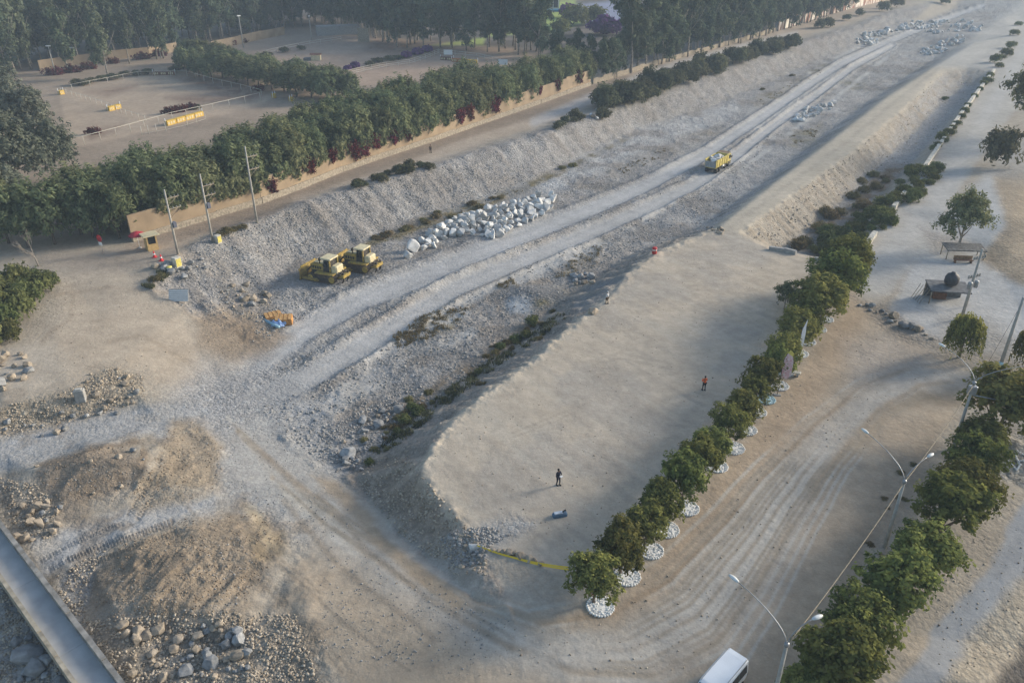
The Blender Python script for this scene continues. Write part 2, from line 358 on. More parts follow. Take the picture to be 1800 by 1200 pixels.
# pale washed strip below the bank, brownish growth strips
paint(lm([(960,330,14),(1040,292,22),(1130,252,22),(1200,228,20),(1290,190,10)], .7) * .8, (.44, .435, .425), .8)
paint(lm([(1080,300,12),(1180,258,15),(1260,232,9)], .8) * .7, (.25, .215, .17), .7)
for ln in ([(640,432,5),(700,412,9),(770,385,10),(850,358,8),(920,332,6),(1010,290,5),(1110,240,4)], [(1330,180,8),(1390,158,12),(1450,120,8)],):
    paint(lm(ln, .8) * (.3 + .7 * patch(n2, -.15, .2)), (.165, .135, .075), .4)
for pl in ([(690,590),(760,545),(830,535),(800,575),(740,600),(700,612)], [(870,495),(900,488),(910,505),(880,512)], [(1020,440),(1060,425),(1040,470),(990,480)], [(1390,240),(1440,222),(1430,245),(1395,255)], [(1480,145),(1520,135),(1520,150),(1490,156)], [(940,520),(1000,505),(1060,500),(1010,530),(950,560)]):
    paint(zone(pl, 14) * (.25 + .75 * patch(n2, -.1, .25)), (.17, .145, .075), .5)
paint(lm([(690,742,20),(760,705,18),(850,640,18),(930,585,15),(1000,540,12)], .9) * (.35 + .65 * patch(n2, -.2, .2)), (.17, .13, .085), .4)
# fan of tan silt, wet clay heap
paint(lm([(1000,470,10),(1040,455,18),(1090,430,10)], .9) * .3, (.40, .36, .31), .6)
paint(rv * sst(_sx, 950, 1200) * .55 * patch(n3 + n1, -.4, .1), (.35, .342, .33), .5)
paint(rv * patch(fbm(GX, GY, 7, 5, 310), .1, .4) * .55, (.20, .175, .15), .8)
# tracks along the bed
TR_A = [(400,668,20),(470,622,19),(560,567,18),(640,525,17),(700,503,19),(780,470,17),(845,443,16),(925,412,14),(1004,382,13),(1080,351,12),(1154,318,10.5),(1240,272,9),(1290,238,8.5),(1330,212,8),(1380,178,7.5),(1420,150,7),(1480,112,6),(1560,75,5),(1650,38,4),(1730,10,3)]
TR_B = [(430,712,20),(550,660,20),(640,606,19),(729,550,17),(804,505,16),(904,463,14),(980,432,12.5),(1054,402,11.5),(1140,364,10.5),(1215,328,9.5),(1255,302,9),(1300,268,8),(1340,237,7),(1395,196,6.5),(1445,160,5.5),(1500,118,5),(1570,80,4)]
for T in ([(690,530,9),(800,487,9),(930,425,8)], [(1240,318,6),(1180,358,7),(1080,415,8),(980,462,9),(900,500,9)], [(560,735,11),(640,685,11),(740,625,10),(830,585,9)], [(470,770,12),(560,720,12),(650,650,11)], [(545,560,9),(620,520,9),(700,500,9)], [(1330,228,4),(1400,178,4),(1500,105,3)], [(1300,300,4),(1380,240,4),(1460,180,3.5),(1560,100,3)], [(1050,360,5),(1140,318,5),(1230,262,4)], [(1200,345,5),(1290,290,4),(1360,245,4)], [(1420,130,3),(1520,78,3),(1620,40,2.5)], [(700,590,8),(800,540,8),(900,492,7),(1010,440,6)], [(620,640,9),(720,600,9),(820,548,8)]):
    paint(line_mask(SX2, SY2, T, .7) * .8 * patch(n1 + .25, -.2, .2), (.40, .385, .36), .15)
tA = lmt(TR_A, .45); tB = lmt(TR_B, .45)
wide = lm([(p[0], p[1], p[2] * 1.75) for p in TR_A], .5)
paint(wide * .45, (.255, .25, .245), .9)
paint(tA * .92, (.445, .432, .415), .12); paint(tB * .92, (.435, .418, .395), .12)
for T in (TR_A, TR_B):
    for off in (-.45, .45):
        paint(lmt([(p[0] + off * p[2] * .5, p[1] + off * p[2], p[2] * .2) for p in T], .8) * .5, (.35, .345, .335), .25)
paint(bm_ * patch(rill0, .02, .35) * .5, (.225, .20, .175), .6)
# road along the wall
wr = zone(Z_WROAD, 4)
paint(wr, (.375, .305, .235), .15)
paint(lm([(250,432,13),(458,371,11),(600,312,10),(830,233,8),(940,195,9),(1035,160,8),(1100,140,6)], .5) * .8, (.235, .185, .14), .25)
paint(lm([(940,215,8),(1060,165,8),(1160,122,6),(1300,82,4),(1400,58,3)], .8) * .8, (.44, .42, .40), .2)
paint(lm([(520,352,6),(700,300,8),(850,250,8)], .9) * .5, (.42, .35, .28), .2)
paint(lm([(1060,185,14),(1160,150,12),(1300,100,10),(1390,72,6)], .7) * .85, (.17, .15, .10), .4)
# crossing at the left
paint(zone(Z_CROSS, 32), (.39, .325, .25), .12)
paint(zone([(345,550),(400,538),(470,560),(515,590),(470,625),(400,640),(350,605)], 16) * .85, (.265, .205, .145), .35)
paint(zone([(380,560),(450,570),(470,600),(410,610)], 12) * patch(n2, -.1, .25) * .8, (.18, .135, .095), .3)
paint(zone([(30,450),(180,440),(330,440),(270,470),(150,480)], 12) * .75, (.30, .25, .20), .15)
paint(zone([(-20,590),(60,590),(130,640),(60,690),(-20,700)], 30) * .4, (.44, .39, .32), .1)
for ln in ([(100,520,4),(190,505,3),(300,515,4),(420,640,5)], [(190,600,4),(260,590,3),(340,640,6)], [(70,600,3),(125,560,3),(130,520,3)]):
    paint(lm(ln, .9) * .4, (.28, .225, .165), .2)
# rubble ridge and the ground below it
paint(zone([(-20,715),(110,690),(190,645),(250,660),(255,700),(150,735),(-20,770)], 9), (.32, .27, .205), .85)
paint(zone([(-20,770),(150,738),(260,715),(380,700),(470,760),(400,840),(330,800),(270,760),(150,790),(-20,830)], 12), (.345, .335, .32), .35)
# grey dusty middle
paint(zone([(360,640),(480,650),(560,690),(600,760),(560,830),(600,900),(560,950),(440,930),(380,850),(360,760),(300,700)], 38) * .9, (.325, .318, .308), .5)
paint(zone([(330,690),(440,690),(540,740),(560,800),(480,830),(400,800)], 30) * patch(n1, -.4, .1) * .6, (.30, .297, .295), .75)
# platform and its slope
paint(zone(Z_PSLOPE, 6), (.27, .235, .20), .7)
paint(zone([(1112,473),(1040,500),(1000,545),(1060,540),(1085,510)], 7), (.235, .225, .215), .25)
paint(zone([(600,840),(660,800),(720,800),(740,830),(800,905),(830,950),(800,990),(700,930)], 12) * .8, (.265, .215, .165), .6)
paint(zone(Z_PLAT, 6), (.44, .375, .295), .06)
pm = zone(Z_PLAT, 10)
paint(pm * patch(n3, -.1, .3) * .5, (.465, .385, .29), .05); paint(pm * patch(-n1, .05, .35) * .5, (.355, .325, .285), .1); paint(pm * patch(n4, .2, .5) * .4, (.33, .28, .22), .2)
ang = fbm((GX * .8 + GY * .6) / 1.0, (GX * -.6 + GY * .8) / 9.0, 1.0, 3, 77)
paint(pm * patch(ang, .08, .42) * .5, (.345, .30, .245), .1)
paint(pm * patch(-ang, .15, .5) * .3, (.47, .425, .35), .1)
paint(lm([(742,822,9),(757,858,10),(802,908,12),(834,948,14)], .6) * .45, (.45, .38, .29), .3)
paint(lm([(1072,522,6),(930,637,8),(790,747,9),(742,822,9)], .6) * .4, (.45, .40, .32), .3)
paint(zone([(770,950),(800,930),(900,905),(940,920),(880,960),(860,985),(800,1000)], 15) * .7, (.315, .315, .31), .7)
# the wide curved earth road
paint(zone(Z_ROAD, 14), (.385, .31, .228), .12)
lane = [(1800,676,14),(1700,655,16),(1610,662,18),(1530,700,24),(1450,780,34),(1370,880,46),(1300,980,56),(1220,1075,66),(1110,1135,64),(980,1140,50),(860,1095,44),(760,1035,40),(650,960,42),(550,890,46),(450,800,50)]
paint(lm([(p[0], p[1], p[2] * 1.45) for p in lane], .8) * .5, (.375, .345, .30), .1); paint(lm(lane, .9) * .6, (.37, .352, .32), .1)
inner = [(1690,708,7),(1620,700,9),(1560,718,12),(1500,780,15),(1440,860,18)]
paint(lm(inner, .9) * .7, (.30, .235, .16), .1)
paint(lm([(1500,560,20),(1440,660,26),(1350,780,26),(1260,900,26),(1160,1020,26),(1080,1080,20),(980,1090,14),(850,1050,14)], .9) * .6, (.37, .275, .185), .15)
paint(lmt([(p[0] - p[2] * .62, p[1] - p[2] * .85, 5.5 * p[1] / 900) for p in lane], .9) * .75 * patch(n1 + .25, -.2, .2), (.27, .205, .14), .12)
paint(lmt([(p[0] + p[2] * .55, p[1] + p[2] * .8, 5 * p[1] / 900) for p in lane], .9) * .6 * patch(n2 + .2, -.2, .2), (.29, .23, .165), .12)
for off in (-68, -55, -47, -38, -31, -25, -17, -9, -4, 5, 12, 18, 23, 31, 41, 52, 66, 80):
    ln = [(p[0] + off * .75 * p[2] / 50, p[1] + off * p[2] / 50, 2.9 * (p[1] / 900)) for p in lane]
    paint(lmt(ln, .95) * (.08 + .7 * patch(n1 + n3 * .7, -.2, .3)), (.285, .245, .19) if off % 2 else (.43, .40, .35), .1)
paint(zone([(1480,600),(1560,580),(1680,640),(1600,650),(1500,680)], 30) * .5, (.33, .30, .27), .2)
# the way down to the bridge, mounds of spoil
paint(zone([(50,940),(200,905),(380,870),(380,905),(230,940),(80,1010)], 12), (.37, .36, .345), .3)
paint(zone([(60,830),(150,785),(240,790),(268,850),(220,880),(110,885),(60,900)], 12), (.255, .207, .157), .5)
paint(zone([(300,740),(350,740),(390,780),(390,850),(330,880),(240,900),(230,870),(290,820)], 16) * .9, (.31, .245, .17), .4)
paint(zone([(150,1020),(210,960),(330,910),(470,900),(500,950),(430,1060),(300,1100),(170,1090)], 24), (.275, .22, .16), .5)
paint(zone([(430,935),(490,930),(505,975),(450,990)], 12) * .7, (.21, .165, .105), .3)
st = fbm((GX * .94 - GY * .30) / .8, (GX * .30 + GY * .94) / 5, 1.0, 4, 5)
paint(zone([(180,1000),(330,960),(440,1000),(400,1080),(250,1090)], 20) * patch(st, .05, .4) * .5, (.36, .285, .20), .4)
paint(zone([(100,1010),(190,960),(160,1010),(150,1090),(220,1160),(120,1120)], 8) * .9, (.30, .285, .265), .9)
paint(zone([(150,1090),(400,1080),(520,1080),(560,1130),(560,1200),(600,1250),(200,1250)], 22) * .9, (.275, .235, .185), .9)
paint(zone([(-40,950),(40,1010),(110,1110),(190,1230),(-40,1260)], 10), (.32, .30, .27), .85)
paint(zone([(-40,840),(60,850),(110,890),(90,950),(20,930),(-40,910)], 14), (.31, .27, .215), .85)
# lower right: shoulder, paved strip, ditch
paint(zone(Z_PAVED, 9) * .95, (.285, .295, .305), .06)
paint(zone([(1800,1000),(1900,960),(1900,1180),(1790,1150),(1740,1200),(1660,1260),(1650,1210),(1710,1120)], 14) * .8, (.37, .32, .245), .5)
paint(zone([(1830,1080),(1900,1060),(1900,1300),(1700,1300),(1760,1180)], 16), (.10, .09, .08), .7)
paint(zone([(1560,800),(1640,760),(1620,860),(1540,960),(1480,1050),(1460,1010)], 24) * .55, (.255, .205, .15), .25)
paint(zone([(1735,835),(1750,790),(1900,690),(1900,830),(1800,850)], 6), (.36, .33, .28), 1.0)
# dike, ditch, right road and yard
paint(zone(Z_DSLOPE, 3), (.355, .31, .25), .45)
paint(zone([(1480,345),(1560,250),(1640,130),(1745,125),(1700,180),(1640,200),(1540,300)], 14) * .75, (.31, .295, .275), .6)
paint(zone(Z_DSLOPE, 4) * patch(fbm(along0 / .9, across0 / 9, 1.0, 4, 63), .0, .4) * .55, (.285, .23, .165), .3)
paint(zone(Z_DIKE, 5), (.43, .375, .295), .1)
paint(lm([(1280,402,4),(1385,326,4),(1485,252,3.5),(1575,178,3),(1650,120,2.5)], .9) * .5, (.34, .30, .245), .2)
paint(zone([(1640,117),(1800,0),(1850,0),(1745,124)], 8) * .8, (.40, .38, .345), .15)
paint(zone(Z_DITCH, 5), (.315, .305, .29), .7)
paint(zone([(1390,440),(1440,385),(1500,345),(1560,290),(1600,290),(1520,380),(1450,460)], 8) * (.4 + .6 * patch(n2, -.2, .15)), (.17, .125, .08), .4)
paint(zone(Z_RROAD, 6), (.375, .35, .31), .15)
paint(lm([(1530,510,22),(1600,420,24),(1700,270,16),(1760,160,11),(1820,50,8)], .8) * .6, (.41, .395, .37), .1)
paint(zone(Z_RLAND, 14), (.40, .39, .37), .15); paint(zone([(1500,520),(1560,545),(1660,600),(1760,640),(1640,620),(1540,570)], 9) * .8, (.24, .205, .165), .6)
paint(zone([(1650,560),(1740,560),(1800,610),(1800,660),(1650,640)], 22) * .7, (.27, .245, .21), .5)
paint(zone(Z_RDIRT, 10), (.36, .285, .20), .35); paint(zone([(1740,300),(1800,250),(1900,250),(1900,320),(1760,320)], 16) * .7, (.26, .235, .20), .3)
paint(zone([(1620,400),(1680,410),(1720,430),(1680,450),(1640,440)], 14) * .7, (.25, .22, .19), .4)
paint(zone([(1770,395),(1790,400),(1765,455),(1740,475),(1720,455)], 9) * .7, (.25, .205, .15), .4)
# ---- relief: rills on the banks, rubble, windrows, ruts
near = np.clip(_sy / 400, .25, 1)
along = GX * .74 + GY * .67; across = GX * -.67 + GY * .74
rill = fbm(along / 1.6, across / 9, 1.0, 4, 61)
msk_b = zone(Z_BANK, 8); msk_d = zone(Z_DSLOPE, 5)
GZ += msk_b * (rill * .32 + fbm(GX, GY, 2.5, 4, 15) * .35)
GZ += msk_d * (fbm(along / .9, across / 9, 1.0, 4, 63) * .3 + fbm(GX, GY, 1.5, 4, 64) * .25)
GZ += np.clip(rv - tA - tB, 0, 1) * (fbm(GX, GY, 4, 5, 8) * .30 + np.maximum(fbm(GX, GY, 1.3, 3, 19), 0) * .25)
for T in (TR_A, TR_B):
    d, w = seg_dist(SX2, SY2, T, [p[2] for p in T])
    q = d / np.maximum(w, 1)
    GZ += rv * sst(_sx, 490, 620) * (np.exp(-((q - 1.35) / .3) ** 2) * .35 - np.exp(-(q / .9) ** 4) * .12)
GZ += zone(Z_PSLOPE, 8) * (fbm(GX, GY, 1.6, 4, 33) * .4 + rill * .2)
GZ += (fbm(GX, GY, 1.1, 4, 71) * .3 + fbm(GX, GY, 4, 3, 72) * .3) * np.clip(GRV - .4, 0, 1) * (1 - rv) * (1 - msk_b)
GZ += zone([(100,900),(560,900),(560,1230),(100,1230)], 40) * fbm(GX, GY, 3, 4, 91) * .35
GZ += zone([(180,1000),(330,960),(440,1000),(400,1080),(250,1090)], 25) * st * .3
GZ += zone(Z_ROAD, 14) * fbm(GX, GY, 3, 4, 55) * .07 + zone(Z_PLAT, 12) * (fbm(GX, GY, 6, 5, 56) * .05 + ang * .02)
_lw = [P(*q) for q in BL[0]]; _cum = [0.0]
for i in range(len(_lw) - 1): _cum.append(_cum[-1] + math.hypot(_lw[i+1][0] - _lw[i][0], _lw[i+1][1] - _lw[i][1]))
_ld, _ls = seg_dist(GX, GY, _lw, _cum)
gul = fbm(_ls / 1.5, _ld / 7, 1.0, 4, 201)
GZ += zone(Z_PSLOPE, 14) * sst(-_sy, -985, -930) * gul * .5 * np.clip(_ld / 1.5, .3, 1)
paint(zone(Z_PSLOPE, 4) * patch(gul, .0, .4) * .6, (.34, .29, .235), .4)
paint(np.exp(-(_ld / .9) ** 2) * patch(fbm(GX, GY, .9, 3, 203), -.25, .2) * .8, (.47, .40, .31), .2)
for pts in ([(1090,748),(1160,736),(1225,742),(1290,770)], [(1010,640),(1090,620),(1180,640)], [(900,760),(1000,720),(1120,700)], [(960,850),(880,872),(860,880)], [(1130,520),(1230,500),(1330,510)], [(850,800),(960,905),(1010,960)]):  # tyre arcs, plus the navy person's cast shadow painted as a dark line
    for o_ in (0, 9): paint(line_mask(SX2, SY2, [(p[0], p[1] + o_, 1.8) for p in pts], .9) * .4 * patch(n1 + .2, -.2, .2), (.30, .26, .21), .1)
lipd = seg_dist(_sx, _sy, [p[:2] for p in BL[0]])
GZ += np.exp(-(lipd / 9) ** 2) * np.clip(fbm(GX, GY, .8, 4, 97), -.3, 1) * .25
GZ += np.exp(-((_sx - 940) / 62) ** 2 - ((_sy - 522) / 18) ** 2) * 1.1     # dark heap in the bed
for off in (-31, -9, 12, 41):
    ln = [(p[0] + off * .75 * p[2] / 50, p[1] + off * p[2] / 50, 4 * (p[1] / 900)) for p in lane]
    GZ -= lmt(ln, .9) * .012
paint(np.exp(-((_sx - 935) / 60) ** 4 - ((_sy - 518) / 15) ** 4), (.20, .195, .19), .7)
paint(np.exp(-((_sx - 912) / 24) ** 4 - ((_sy - 541) / 12) ** 4), (.30, .315, .325), .1)
def tread(pts, hw, step, col, k=.6):
    cum = [0]
    for i in range(len(pts) - 1): cum.append(cum[-1] + math.hypot(pts[i+1][0] - pts[i][0], pts[i+1][1] - pts[i][1]))
    d, s = seg_dist(_sx, _sy, pts, cum); t = (1 - sst(d / hw, .75, 1.05)) * (.5 + .5 * np.sign(np.sin(s * 6.283 / step)))
    paint(t * k, col, .2)
    global GZ
    GZ = GZ - t * .06
for o_ in (0, 17):
    tread([(120 + o_, 985 + o_ * .8), (200 + o_, 955 + o_ * .8), (300 + o_ * .5, 915 + o_)], 6, 6, (.17, .125, .085)); tread([(225 + o_, 905 + o_ * .4), (262 + o_, 855), (285 + o_, 800)], 5, 5.5, (.19, .145, .10), .5)
    tread([(70 + o_, 985 + o_), (140 + o_, 950 + o_), (215 + o_, 920 + o_)], 5, 6, (.25, .235, .215), .45)
for pts, w_ in (([(330,890),(420,985),(520,1085),(600,1180)], 3), ([(420,905),(500,1000),(600,1090),(720,1180)], 3), ([(440,985),(520,1075),(610,1170)], 2.5), ([(400,900),(470,960),(560,1040)], 2.5), ([(660,930),(760,1040),(900,1120)], 4), ([(560,870),(640,960),(760,1060),(900,1140)], 5), ([(500,880),(600,1000),(760,1120)], 6)):
    paint(line_mask(SX2, SY2, [(p[0], p[1], w_) for p in pts], .9) * .55, (.225, .185, .14), .2)
paint(zone([(540,835),(590,845),(680,940),(760,1010),(820,1060),(800,1075),(700,1000),(600,890)], 9) * .75, (.36, .275, .185), .15)
paint(zone([(420,885),(450,890),(490,960),(470,965)], 9) * .8, (.44, .35, .23), .1)
for pl in ([(255,775),(268,800),(262,835),(240,860),(250,820)], [(205,835),(225,838),(240,860),(225,868)], [(60,812),(130,792),(240,772),(250,778),(140,800),(70,825)]): paint(zone(pl, 5) * .7, (.17, .125, .085), .3)  # dark crescents round the spoil mound: its shadow painted into the soil colour
mz = zone([(60,825),(150,780),(250,775),(275,850),(230,890),(110,890)], 14) + zone([(290,740),(360,740),(395,790),(380,870),(300,890),(230,870)], 14)
rdg = 1 - np.abs(fbm(GX, GY, 3.2, 3, 123)) * 2.2
GZ += mz * np.clip(rdg, -1, 1) * .2 + zone([(150,1000),(330,930),(500,900),(500,980),(400,1080),(200,1090)], 25) * (1 - np.abs(fbm(GX, GY, 2.2, 3, 124)) * 2) * .16
dk = fbm(GX, GY, 3.5, 5, 140)
paint(zone([(-40,690),(260,640),(300,740),(560,880),(600,1250),(-40,1250)], 60) * patch(dk, .12, .45) * .55, (.20, .155, .11), .4)
paint(zone([(-40,690),(260,640),(300,740),(560,880),(600,1250),(-40,1250)], 60) * patch(-dk, .2, .5) * .4, (.43, .38, .31), .4)
C *= (1 + .10 * n1 + .12 * n2 + .07 * n4)[..., None]
C[:] = np.clip(C, .02, .8)
# ---- height lookups
def ground_z(x, y):
    u, v = PIX(np.asarray(x, float), np.asarray(y, float), 0.0)
    i = np.clip(np.interp(v, gv, np.arange(len(gv))), 0, len(gv) - 1.001); j = np.clip(np.interp(u, gu, np.arange(len(gu))), 0, len(gu) - 1.001)
    a = i.astype(int); b = j.astype(int); fi = i - a; fj = j - b
    return (GZ[a, b] * (1 - fj) + GZ[a, b + 1] * fj) * (1 - fi) + (GZ[a + 1, b] * (1 - fj) + GZ[a + 1, b + 1] * fj) * fi
_zs = np.linspace(4, -6, 401)
def look(A, x, y):
    u, v = PIX(np.asarray(x, float), np.asarray(y, float), 0.0)
    return A[np.clip(np.searchsorted(gv, v), 0, len(gv) - 1), np.clip(np.searchsorted(gu, u), 0, len(gu) - 1)]
def G(px, py):
    """spot on the ground sighted at a photo pixel"""
    x, y = P(px, py, _zs); d = _zs - ground_z(x, y)
    k = int(np.argmax(d <= 0)) or 1
    t = d[k - 1] / (d[k - 1] - d[k] + 1e-9); z = _zs[k - 1] + (_zs[k] - _zs[k - 1]) * min(max(t, 0), 1)
    x, y = P(px, py, z); return Vector((float(x), float(y), float(z)))
# ---- ground material: colour of the soil + stones, pebbles and relief at several sizes
def ground_mat():
    m = bpy.data.materials.new('soil_and_gravel'); nt = nodes_of(m); N = nt.nodes; L = nt.links
    def nd(t, **k):
        n = N.new(t)
        for a, b in k.items(): setattr(n, a, b)
        return n
    o = nd('ShaderNodeOutputMaterial'); b = nd('ShaderNodeBsdfPrincipled'); L.new(b.outputs[0], o.inputs[0])
    b.inputs['Roughness'].default_value = .95; b.inputs['Specular IOR Level'].default_value = .1
    ac = nd('ShaderNodeAttribute', attribute_name='soil'); ag = nd('ShaderNodeAttribute', attribute_name='stony')
    geo = nd('ShaderNodeNewGeometry')
    def math(op, a, c=None, clamp=False):
        n = nd('ShaderNodeMath', operation=op, use_clamp=clamp)
        for i, v in enumerate((a, c)):
            if v is None: continue
            if isinstance(v, (int, float)): n.inputs[i].default_value = v
            else: L.new(v, n.inputs[i])
        return n.outputs[0]
    def noise(s, det=4, rough=.6):
        n = nd('ShaderNodeTexNoise'); n.inputs['Scale'].default_value = s; n.inputs['Detail'].default_value = det; n.inputs['Roughness'].default_value = rough
        L.new(geo.outputs['Position'], n.inputs['Vector']); return n.outputs['Fac']
    def voro(s):
        n = nd('ShaderNodeTexVoronoi'); n.inputs['Scale'].default_value = s; L.new(geo.outputs['Position'], n.inputs['Vector']); return n
    def rng(x, a, c, d, e):
        n = nd('ShaderNodeMapRange', clamp=True)
        for i, v in enumerate((a, c, d, e)): n.inputs[i + 1].default_value = v
        L.new(x, n.inputs[0]); return n.outputs[0]
    soft = math('MULTIPLY', rng(noise(.9, 6, .65), .25, .75, .84, 1.16), rng(noise(6, 4, .7), .25, .75, .9, 1.1))
    v1, v2 = voro(2.3), voro(5.5)
    s1 = nd('ShaderNodeSeparateColor'); L.new(v1.outputs['Color'], s1.inputs[0]); s2 = nd('ShaderNodeSeparateColor'); L.new(v2.outputs['Color'], s2.inputs[0])
    # stones: some cells pale, most dull, darker in the gaps between them
    st1 = math('ADD', rng(s1.outputs[0], .55, 1, -.09, .36), rng(v1.outputs['Distance'], .25, .75, .04, -.22))
    st2 = math('ADD', rng(s2.outputs[0], .4, 1, -.11, .28), rng(v2.outputs['Distance'], .25, .75, .05, -.22))
    amt = math('MULTIPLY', ag.outputs['Fac'], rng(noise(.35, 3), .3, .7, .45, 1.1))
    stones = math('ADD', 1.0, math('MULTIPLY', math('ADD', st1, st2), amt))
    k = math('MULTIPLY', soft, stones)
    mx = nd('ShaderNodeVectorMath', operation='SCALE'); L.new(ac.outputs['Color'], mx.inputs[0]); L.new(k, mx.inputs['Scale'])
    L.new(mx.outputs[0], b.inputs['Base Color'])
    h = math('ADD', math('MULTIPLY', math('ADD', math('MULTIPLY', v1.outputs['Distance'], -.28), math('MULTIPLY', v2.outputs['Distance'], -.13)), amt), math('MULTIPLY', noise(1.7, 7, .68), math('ADD', .045, math('MULTIPLY', ag.outputs['Fac'], .2))))
    h = math('ADD', h, math('MULTIPLY', noise(.5, 3), math('ADD', .04, math('MULTIPLY', ag.outputs['Fac'], .15))))
    bp = nd('ShaderNodeBump'); bp.inputs['Strength'].default_value = .75; bp.inputs['Distance'].default_value = 1.0
    L.new(h, bp.inputs['Height']); L.new(bp.outputs[0], b.inputs['Normal']); return m
M_GROUND = ground_mat()
# ---- cut the sheet into the named grounds
ZID = np.zeros(GX.shape, int)
for k, pl in enumerate((Z_STABLE, Z_FOREST, Z_RROAD, Z_RLAND, Z_DITCH, Z_DSLOPE, Z_DIKE, Z_BANK, Z_RIVER, Z_PSLOPE, Z_WROAD, Z_CROSS, Z_ROAD, Z_PLAT, Z_PAVED)):
    ZID[inside(SX, SY, pl)] = k + 1
NAMES = {0: 'open_ground', 1: 'stable_yard', 2: 'forest_floor', 3: 'gravel_road', 4: 'pale_yard', 5: 'ditch_bed', 6: 'dike_slope', 7: 'dike_track', 8: 'gravel_bank', 9: 'river_bed', 10: 'platform_slope', 11: 'wall_road', 12: 'dirt_junction', 13: 'curved_dirt_road', 14: 'earth_platform', 15: 'paved_road'}
def terrain():
    nr, nc = GX.shape
    V = np.stack([GX, GY, GZ], -1).reshape(-1, 3)
    # smooth normals from the whole sheet, so that the seams do not show
    T1 = np.gradient(np.stack([GX, GY, GZ], -1), axis=1); T0 = np.gradient(np.stack([GX, GY, GZ], -1), axis=0)
    NN = np.cross(T1, T0); NN /= np.linalg.norm(NN, axis=-1, keepdims=True) + 1e-12
    NN[NN[..., 2] < 0] *= -1; NN = NN.reshape(-1, 3)
    idx = np.arange(nr * nc).reshape(nr, nc)
    Q = np.stack([idx[1:, :-1], idx[1:, 1:], idx[:-1, 1:], idx[:-1, :-1]], -1).reshape(-1, 4)
    zf = ZID[:-1, :-1].reshape(-1)
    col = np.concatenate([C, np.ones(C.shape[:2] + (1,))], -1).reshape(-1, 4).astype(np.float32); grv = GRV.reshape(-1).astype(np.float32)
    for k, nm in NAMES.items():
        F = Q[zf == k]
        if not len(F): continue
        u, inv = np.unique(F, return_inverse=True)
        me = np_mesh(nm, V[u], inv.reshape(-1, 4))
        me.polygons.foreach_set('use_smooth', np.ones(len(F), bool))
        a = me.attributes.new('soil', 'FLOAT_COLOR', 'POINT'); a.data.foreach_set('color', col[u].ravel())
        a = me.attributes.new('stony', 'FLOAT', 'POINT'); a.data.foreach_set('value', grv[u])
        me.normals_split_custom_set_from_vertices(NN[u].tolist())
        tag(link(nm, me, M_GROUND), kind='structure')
terrain()
# ================================================================== PLANTS
def crown(name, seed, lobes, nclump, nleaf, leaf, clump=.35, up=.3, droop=0.0, asp=.55, shell=.72, squash=1.0, jag=0.0):
    """lobes: (x,y,z,rx,ry,rz). Many leaf quads gathered in clumps through the lobes' volume."""
    rs = np.random.RandomState(seed); lobes = np.array(lobes, float)
    vol = (lobes[:, 3] * lobes[:, 4] * lobes[:, 5]) ** .75; pick = rs.choice(len(lobes), nclump, p=vol / vol.sum())
    d = rs.randn(nclump, 3); d /= np.linalg.norm(d, axis=1)[:, None]; d[:, 2] = np.where(d[:, 2] < -.6, -d[:, 2], d[:, 2])
    rad = np.where(rs.rand(nclump) < .8, rs.uniform(shell, 1.04 + jag, nclump), rs.uniform(.25, shell, nclump))
    cc = lobes[pick, :3] + d * lobes[pick, 3:] * rad[:, None]
    tintc = np.clip(rs.normal(.45, .22, nclump), 0, 1)
    crad = clump * rs.uniform(.6, 1.35, nclump)
    n = nclump * nleaf; ci = np.repeat(np.arange(nclump), nleaf)
    q = rs.randn(n, 3); q /= np.linalg.norm(q, axis=1)[:, None]
    pos = cc[ci] + q * (crad[ci] * rs.uniform(.35, 1.05, n))[:, None] * np.array([1, 1, squash])
    nrm = q * .6 + d[ci] * .5 + rs.randn(n, 3) * .45 + np.array([0, 0, up]); nrm /= np.linalg.norm(nrm, axis=1)[:, None]
    t = rs.randn(n, 3) + np.array([0, 0, -droop]) + d[ci] * .3; t -= nrm * (t * nrm).sum(1)[:, None]; t /= np.linalg.norm(t, axis=1)[:, None] + 1e-9
    s = np.cross(nrm, t); L = leaf * rs.uniform(.6, 1.3, n)[:, None]; Wd = L * asp
    V = np.stack([pos - t * L * .5, pos + s * Wd * .5 + t * L * .05, pos + t * L * .5, pos - s * Wd * .5 + t * L * .05], 1).reshape(-1, 3)
    F = np.arange(n * 4).reshape(n, 4)
    return np_mesh(name, V, F, np.clip(tintc[ci] + rs.normal(0, .13, n), 0, 1))
def trunk_mesh(seed, h, r, limbs, top=None, lean=.0, forks=0):
    rs = random.Random(seed); mb = MB(); top = top or h
    pts = [(0, 0, -.3)]; x = y = 0
    for k in range(1, 6):
        x += rs.uniform(-1, 1) * .05 * h * .3 + lean * h * .1; y += rs.uniform(-1, 1) * .05 * h * .3; pts.append((x, y, h * k / 5))
    mb.tube(pts, [r * 1.25] + [r * (1 - .15 * k) for k in range(1, 6)], 7)
    for i in range(limbs):
        k = rs.randint(2, 4); p = Vector(pts[k]); a = rs.uniform(0, 6.28); L = (top - p.z) * rs.uniform(.45, .8)
        e = p + Vector((math.cos(a) * L * .55, math.sin(a) * L * .55, L * .8)); m_ = p.lerp(e, .5) + Vector((0, 0, -L * .06))
        mb.tube([p, m_, e], [r * .5, r * .32, r * .12], 5)
    return mb
M_BARK = mat('bark', (.17, .13, .10), .95, .3, 6, .5); M_EUCBARK = mat('pale_bark', (.33, .29, .24), .9, .3, 2.5, .3)
L_ROW = leaf_mat('row_leaves', (0.079, 0.096, 0.038), (0.294, 0.288, 0.084), .26)
L_HEDGE = leaf_mat('hedge_leaves', (0.091, 0.115, 0.064), (0.272, 0.288, 0.143), .2)
